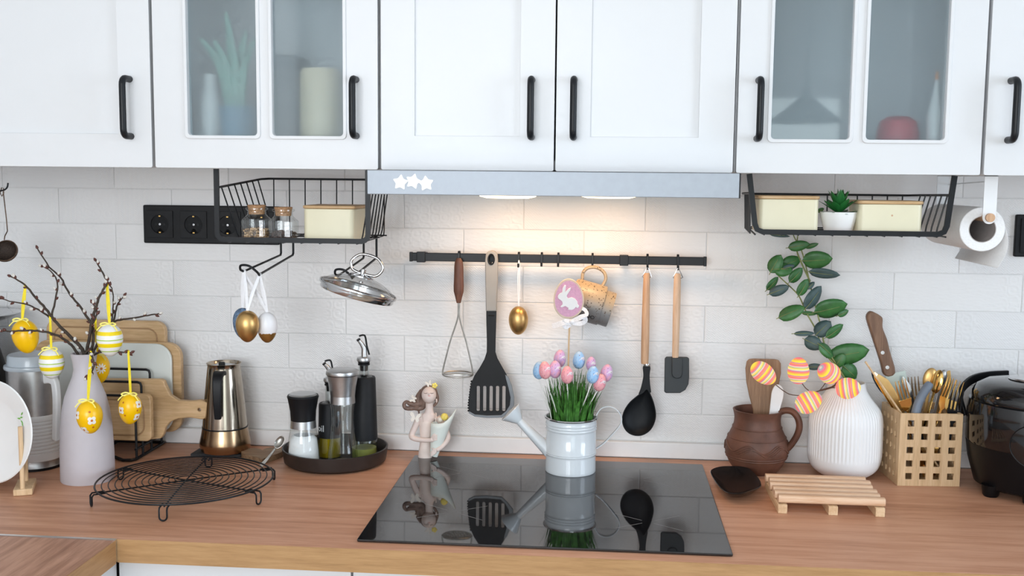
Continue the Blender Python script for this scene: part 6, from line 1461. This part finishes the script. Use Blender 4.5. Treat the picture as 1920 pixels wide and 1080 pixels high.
# ================================================================== paper towel on its holder
YF2, YK2 = -.300, -.075; pc = P(1842, 430, YF2); mt_ = mpp(pc); r_o, r_c = 41.5 * mt_, 25 * mt_
m_paper = M_('white_tissue', (.82, .82, .82), .95, var=.03, scale=250, bump=.7, bscale=420)
tw = thing('paper_towel_roll', 'white paper towel roll with one loose hanging sheet', 'paper towel', (pc.x, (YF2 + YK2) / 2, pc.z - r_o))
Mroll = Matrix.Rotation(R(-90), 3, 'X')
L_ = YK2 - YF2
mk(MB().lathe([(r_c, 0), (r_o - .001, 0), (r_o, .001), (r_o, L_), (r_c, L_), (r_c, 0)], 56, (pc.x, YF2, pc.z), Mroll), 'roll', m_paper, tw)
mk(MB().lathe([(r_c - .0012, -.0003), (r_c, -.0003), (r_c, L_), (r_c - .0012, L_), (r_c - .0012, -.0003)], 48, (pc.x, YF2, pc.z), Mroll), 'cardboard_core', M_('grey_cardboard', (.42, .38, .36), .9, var=.1), tw)
pth = smoothpts([P(1858, 391, YF2), P(1874, 403, YF2), P(1885, 425, YF2), P(1891, 452, YF2), P(1886, 478, YF2), P(1871, 503, YF2)], 5); n = len(pth); vs = []
for y_ in (YF2 + .001, YF2 + .001 + L_ * .5, YK2):
    for q in pth: vs.append((q.x, y_, q.z))
o = mk(MB().add(vs, [(j * n + i, j * n + i + 1, (j + 1) * n + i + 1, (j + 1) * n + i) for j in range(2) for i in range(n - 1)]), 'loose_sheet', m_paper, tw); sl_ = o.modifiers.new('thickness', 'SOLIDIFY'); sl_.thickness = .0006
hdr = thing('towel_holder', 'white strap holder with wooden rod under the wall cabinet', 'holder', (P(1855, 380, -.315).x, -.315, ZB - .1))
sx0, sx1, zl_ = P(1843, 380, -.315).x, P(1868, 380, -.315).x, P(1853, 420, -.315).z
rw_ = (sx1 - sx0) / 2; xm = (sx0 + sx1) / 2
for (ys, nm) in ((-.3165, 'front_strap'), (-.060, 'back_strap')):
    o = [(sx0, ZB + .0005)] + [(xm + rw_ * math.cos(t), zl_ + rw_ + rw_ * math.sin(t)) for t in [pi + pi * q / 12 for q in range(13)]] + [(sx1, ZB + .0005)]
    mk(MB().prism(o, ys - .001, ys + .001), nm, m_whitep, hdr)
mk(MB().bb(sx0, sx1, -.3175, -.059, ZB - .0012, ZB + .0010), 'top_plate', m_whitep, hdr)
rd = P(1857, 411, -.317)
mk(MB().tube([(rd.x - .002, -.324, zl_ + rw_), (rd.x - .002, -.055, zl_ + rw_)], .0074, 18), 'rod', m_beech_z, hdr)
mk(MB().tube([P(1846, 341, -.20), P(1760, 347, -.02), P(1757, 349, -.01), P(1757, 368, -.01)], .0011, 6), 'thin_wire', m_whitep, hdr)
# ================================================================== things behind the frosted doors
zs = ZB + .0185
def inx(px, Y): return P(px, 220, Y).x
al = thing('aloe_plant', 'spiky green plant in a blue-grey pot behind the frosted glass', 'plant', (inx(448, -.315), -.315, zs))
mk(MB().lathe([(0, 0), (.026, 0), (.034, .085), (.036, .09), (.031, .09), (.029, .08), (0, .08)], 28), 'pot', M_('blue_grey_pot', (.09, .20, .28), .5, var=.05), al, w=False)
m_aloe = M_('dark_aloe', (.13, .28, .225), .5, var=.2)
for (tx, ty, dy) in ((424, 22, -.022), (376, 72, -.012), (402, 76, -.026), (390, 92, -.004), (462, 58, -.015), (478, 74, -.005), (440, 90, -.028), (470, 100, -.025)):
    tip = P(tx, ty, -.315 + dy); b0 = Vector((inx(446, -.315) + (tx - 440) * .00012, -.315 + dy * .2, zs + .078)); md = b0.lerp(tip, .55) + Vector((-(tx - 440) * .00016, 0, .012))
    pts = smoothpts([b0, md, tip], 5); n = len(pts)
    mk(MB().sweep(pts, lambda i: [(.0125 * (1 - i / n) ** .7 * math.cos(t), .0035 * (1 - i / n) * math.sin(t)) for t in [2 * pi * q / 8 for q in range(8)]], up=(0, 1, 0)), 'leaf', m_aloe, al)
tag(mk(MB().lathe([(0, 0), (.021, 0), (.022, .004), (.020, .10), (.012, .125), (.012, .150), (0, .151)], 30, (inx(397, -.28), -.28, zs)), 'white_bottle', m_white, None), 'white bottle behind the frosted glass beside the spiky plant', 'bottle')
tag(mk(MB().lathe([(0, 0), (.036, 0), (.038, .005), (.037, .150), (.033, .158), (0, .160)], 34, (inx(603, -.30), -.298, zs)), 'cream_canister', M_('cream_canister_glaze', (.72, .60, .42), .5, var=.05), None), 'cream canister behind the frosted glass near the cabinet handle', 'canister')
tag(mk(MB().slab(rect(inx(512, -.2), inx(570, -.2), -.24, -.14, .006, 3), zs, zs + .19), 'storage_tin', M_('slate_blue_tin', (.05, .10, .13), .5, var=.05), None, bevel=.003), 'dark blue tin behind the frosted glass beside the cream canister', 'tin')
tag(mk(MB().lathe([(0, 0), (.022, 0), (.034, .02), (.036, .05), (.030, .072), (.018, .080), (0, .081)], 30, (inx(1683, -.29), -.292, zs)), 'red_pot', M_('red_enamel', (.50, .03, .05), .4, var=.05), None), 'round red pot behind the frosted glass door', 'pot')
bt = thing('tapered_bottle', 'white tapered bottle with orange tip behind the frosted glass', 'bottle', (inx(1747, -.30), -.315, zs))
mk(MB().lathe([(0, 0), (.013, 0), (.014, .004), (.013, .085), (.006, .115), (.0025, .140), (0, .140)], 26), 'body', m_white, bt, w=False)
mk(MB().lathe([(0, .140), (.003, .140), (.0022, .152), (0, .155)], 14), 'tip', M_('orange_tip', (.8, .3, .1), .5, var=.05), bt, w=False)
# ================================================================== pendant lamp behind the viewer (seen mirrored in a frosted door)
pd_ = thing('pendant_lamp', 'dark metal pendant lamp mirrored faintly in the frosted door', 'lamp', (.83, -2.75, .80))
mk(MB().tube([(0, 0, .14), (0, 0, ZC - .80)], .004, 8), 'cord', m_black, pd_, w=False)
mk(MB().lathe([(.008, .15), (.012, .15), (.014, .11), (.03, .09), (.11, .025), (.14, .0), (.138, -.002), (.108, .022), (.028, .085), (.008, .10), (.008, .15)], 40), 'shade', m_black, pd_, w=False)
mk(MB().egg((0, 0, .035), .05, .08, -.1), 'bulb', M_('opal_bulb', (.8, .75, .65), .3, var=.02), pd_, w=False)
# ================================================================== girl figurine
ZF7 = ZM(730, 700, 6.353); YG = -.064
def F(zx, zy, dy=0.0): return ZF7(zx, zy, YG + dy)
ku = mpp(F(470, 600)) / 6.353
fg = thing('girl_figurine', 'ceramic bust of a girl with flowing hair hugging a bouquet', 'figurine', (F(475, 975).x, YG, .0047))
zoff = .0047 - F(470, 978).z
def Fz(zx, zy, dy=0.0): q = F(zx, zy, dy); q.z += zoff; return q
def loft(mb, secs, n=20):
    """secs: (centre, half width x, half depth y)"""
    vs = []
    for c, a, b in secs:
        for k in range(n): t = 2 * pi * k / n; vs.append((c.x + a * math.cos(t), c.y + b * math.sin(t), c.z))
    m = len(secs); fs = [tuple(range(n))[::-1], tuple((m - 1) * n + k for k in range(n))] + [(i * n + k, i * n + (k + 1) % n, (i + 1) * n + (k + 1) % n, (i + 1) * n + k) for i in range(m - 1) for k in range(n)]
    return mb.add(vs, fs)
def remesh(o, vox, smooth=4):
    r = o.modifiers.new('union', 'REMESH'); r.mode = 'VOXEL'; r.voxel_size = vox; r.use_smooth_shade = True
    s = o.modifiers.new('soften', 'SMOOTH'); s.factor = .5; s.iterations = smooth
m_skin = M_('tinted_ceramic_skin', (.70, .58, .53), .5, var=.05, scale=60)
m_dress = M_('blush_ceramic_dress', (.76, .64, .58), .55, var=.04, scale=60)
m_hair = M_('brown_painted_hair', (.17, .105, .08), .55, var=.35, scale=130, bump=.4, bscale=250)
m_wrap = M_('pale_mint_wrap', (.72, .76, .71), .5, var=.03)
m_wing = M_('cream_wing', (.80, .74, .66), .5, var=.05); m_yel = M_('yellow_bloom', (.82, .66, .14), .55, var=.2, scale=200)
b = MB()
loft(b, [(Fz(430, 760), 58 * ku, 44 * ku), (Fz(432, 660), 66 * ku, 50 * ku), (Fz(440, 560), 78 * ku, 54 * ku), (Fz(458, 500), 108 * ku, 50 * ku), (Fz(468, 470), 92 * ku, 46 * ku), (Fz(474, 445), 56 * ku, 44 * ku), (Fz(476, 400), 46 * ku, 42 * ku), (Fz(478, 330), 46 * ku, 44 * ku), (Fz(478, 280), 50 * ku, 46 * ku)])
hc = Fz(472, 236, -.004)
b.ell(tuple(hc), 88 * ku, 88 * ku, 100 * ku, Matrix.Rotation(R(-18), 3, 'X'), 24, 16)
b.ell(tuple(Fz(470, 285, -.006)), 58 * ku, 60 * ku, 42 * ku, None, 18, 12)           # jaw
b.ell(tuple(Fz(467, 222, -.0195)), 9 * ku, 14 * ku, 18 * ku, None, 10, 8)            # nose
for sx in (-1, 1): b.ell(tuple(Fz(472 + sx * 90, 305, .000)), 12 * ku, 10 * ku, 26 * ku, None, 10, 8)   # ears
b.tube(smoothpts([Fz(362, 500), Fz(318, 590, -.002), Fz(268, 710, -.004), Fz(285, 750, -.009), Fz(380, 772, -.013), Fz(480, 775, -.016), Fz(515, 765, -.018)], 4), lambda i: (42 - .75 * i) * ku, 12)
b.tube(smoothpts([Fz(572, 500), Fz(640, 600, .002), Fz(695, 720, 0), Fz(680, 790, -.006), Fz(620, 860, -.013), Fz(565, 895, -.017)], 4), lambda i: (40 - .7 * i) * ku, 12)
for k in range(4):                                                                    # fingers on the wrap
    b.tube(smoothpts([Fz(505, 745 + k * 17, -.018), Fz(540, 725 + k * 17, -.021), Fz(572, 712 + k * 20, -.020)], 3), lambda i: (9.5 - .3 * i) * ku, 7)
    b.tube(smoothpts([Fz(560, 880 + k * 14, -.018), Fz(525, 895 + k * 18, -.021), Fz(492, 925 + k * 15, -.020)], 3), lambda i: (9.5 - .3 * i) * ku, 7)
b.tube([Fz(500, 745, -.018), Fz(520, 715, -.020), Fz(545, 700, -.020)], 9 * ku, 7); b.tube([Fz(555, 890, -.018), Fz(520, 878, -.021), Fz(498, 872, -.020)], 9 * ku, 7)
body = mk(b, 'body', m_skin, fg); remesh(body, .00085, 3)
d = MB()
loft(d, [(Fz(425, 977), 84 * ku, 62 * ku), (Fz(425, 900), 76 * ku, 58 * ku), (Fz(428, 820), 66 * ku, 52 * ku), (Fz(430, 760), 63 * ku, 50 * ku), (Fz(432, 660), 72 * ku, 56 * ku), (Fz(436, 580), 82 * ku, 60 * ku), (Fz(438, 545), 78 * ku, 57 * ku)])
mk(d, 'dress', m_dress, fg)
for x0_, x1_ in ((385, 390), (560, 540)): mk(MB().tube(smoothpts([Fz(x1_ + (5 if x0_ < 450 else 10), 560, -.0105), Fz(x0_, 480, -.0085), Fz(x0_ + (8 if x0_ < 450 else -8), 450, -.002)], 4), 5 * ku, 6), 'dress_strap', m_dress, fg)
# bouquet wrap: open tilted cone with a tall pointed side
ax0, ax1 = Fz(528, 965, -.010), Fz(628, 560, -.010); vs = []; n = 28; aw = (ax1 - ax0).normalized(); ux = Vector((aw.z, 0, -aw.x)); uy = aw.cross(ux)
rows = 6
for j in range(rows + 1):
    f = j / rows
    for k in range(n):
        t = 2 * pi * k / n; r = (46 + 82 * f ** 1.1) * ku; hgt = (ax1 - ax0).length * f * (1 + .10 * math.cos(t) ) ; ext = .026 * f ** 3 * max(0, math.cos(t)) ** 2
        vs.append(ax0 + aw * (hgt + ext) + ux * r * math.cos(t) + uy * r * .62 * math.sin(t))
for q in vs: q.z = max(q.z, .0050)
fs = [(j * n + k, j * n + (k + 1) % n, (j + 1) * n + (k + 1) % n, (j + 1) * n + k) for j in range(rows) for k in range(n)] + [tuple(range(n))[::-1]]
wr_ = mk(MB().add(vs, fs), 'bouquet_wrap', m_wrap, fg, sharp=80); s_ = wr_.modifiers.new('thickness', 'SOLIDIFY'); s_.thickness = .0011
for (zx, zy, r, dy, mt) in ((657, 497, 44, -.012, m_yel), (610, 530, 32, -.008, m_wing), (690, 515, 30, -.002, m_wing)):
    mk(MB().ell(tuple(Fz(zx, zy, dy)), r * ku, r * ku * .8, r * ku, None, 18, 12), 'blossom', mt, fg)
# hair: cap and flowing locks
h = MB()
h.ell(tuple(Fz(470, 222, .0045)), 108 * ku, 92 * ku, 108 * ku, None, 24, 16)
for pts, r0, r1 in (([(395, 190), (340, 270), (350, 350), (300, 390), (200, 395), (176, 350), (205, 318), (250, 340)], 38, 17), ([(400, 240), (375, 330), (300, 350), (220, 330)], 46, 26), ([(420, 300), (400, 385), (330, 400), (240, 385)], 34, 20), ([(360, 350), (325, 390), (350, 430), (352, 465)], 16, 8), ([(545, 200), (572, 270), (560, 330), (525, 372)], 26, 14)):
    q = smoothpts([Fz(x, y, .003 + .0006 * (i % 2)) for i, (x, y) in enumerate(pts)], 5); m = len(q)
    h.tube(q, lambda i, r0=r0, r1=r1, m=m: (r0 + (r1 - r0) * i / m) * ku, 10)
ho = mk(h, 'hair', m_hair, fg); remesh(ho, .0009, 3)
# closed eyes, lips
for sx in (-1, 1): mk(MB().tube([Fz(470 + sx * 20 + sx * t * 36, 214 + 5 * math.sin(pi * t), -.0185 + .0032 * t) for t in (0, .25, .5, .75, 1)], 3.2 * ku, 6), 'closed_eye', m_hair, fg)
mk(MB().ell(tuple(Fz(470, 247, -.0178)), 22 * ku, 9 * ku, 7 * ku, None, 12, 8), 'lips', M_('rose_lips', (.62, .25, .23), .5, var=.05), fg)
# butterflies and the flower on her head
def butterfly(cx, cy, dy, s, rot):
    for sg in (-1, 1):
        o = [(0, 0), (sg * .35, .75), (sg * .85, .95), (sg * .95, .45), (sg * .6, .08), (sg * .75, -.35), (sg * .45, -.75), (sg * .12, -.4)]
        o = [(x * math.cos(R(rot)) - y * math.sin(R(rot)), x * math.sin(R(rot)) + y * math.cos(R(rot))) for x, y in o]; c = Fz(cx, cy, dy)
        mk(MB().prism(sm2([(c.x + x * s * ku, c.z + y * s * ku) for x, y in o], 3), c.y - .0008, c.y + .0006), 'butterfly_wing', m_wing, fg, bevel=.0003)
butterfly(308, 512, -.008, 68, -8); butterfly(290, 288, -.004, 44, 70); butterfly(472, 105, -.004, 40, 25)
for k in range(5):
    a = 2 * pi * k / 5; mk(MB().ell(tuple(Fz(540 + 20 * math.cos(a), 125 + 20 * math.sin(a), -.006)), 17 * ku, 9 * ku, 15 * ku, None, 10, 8), 'flower_petal', m_yel, fg)
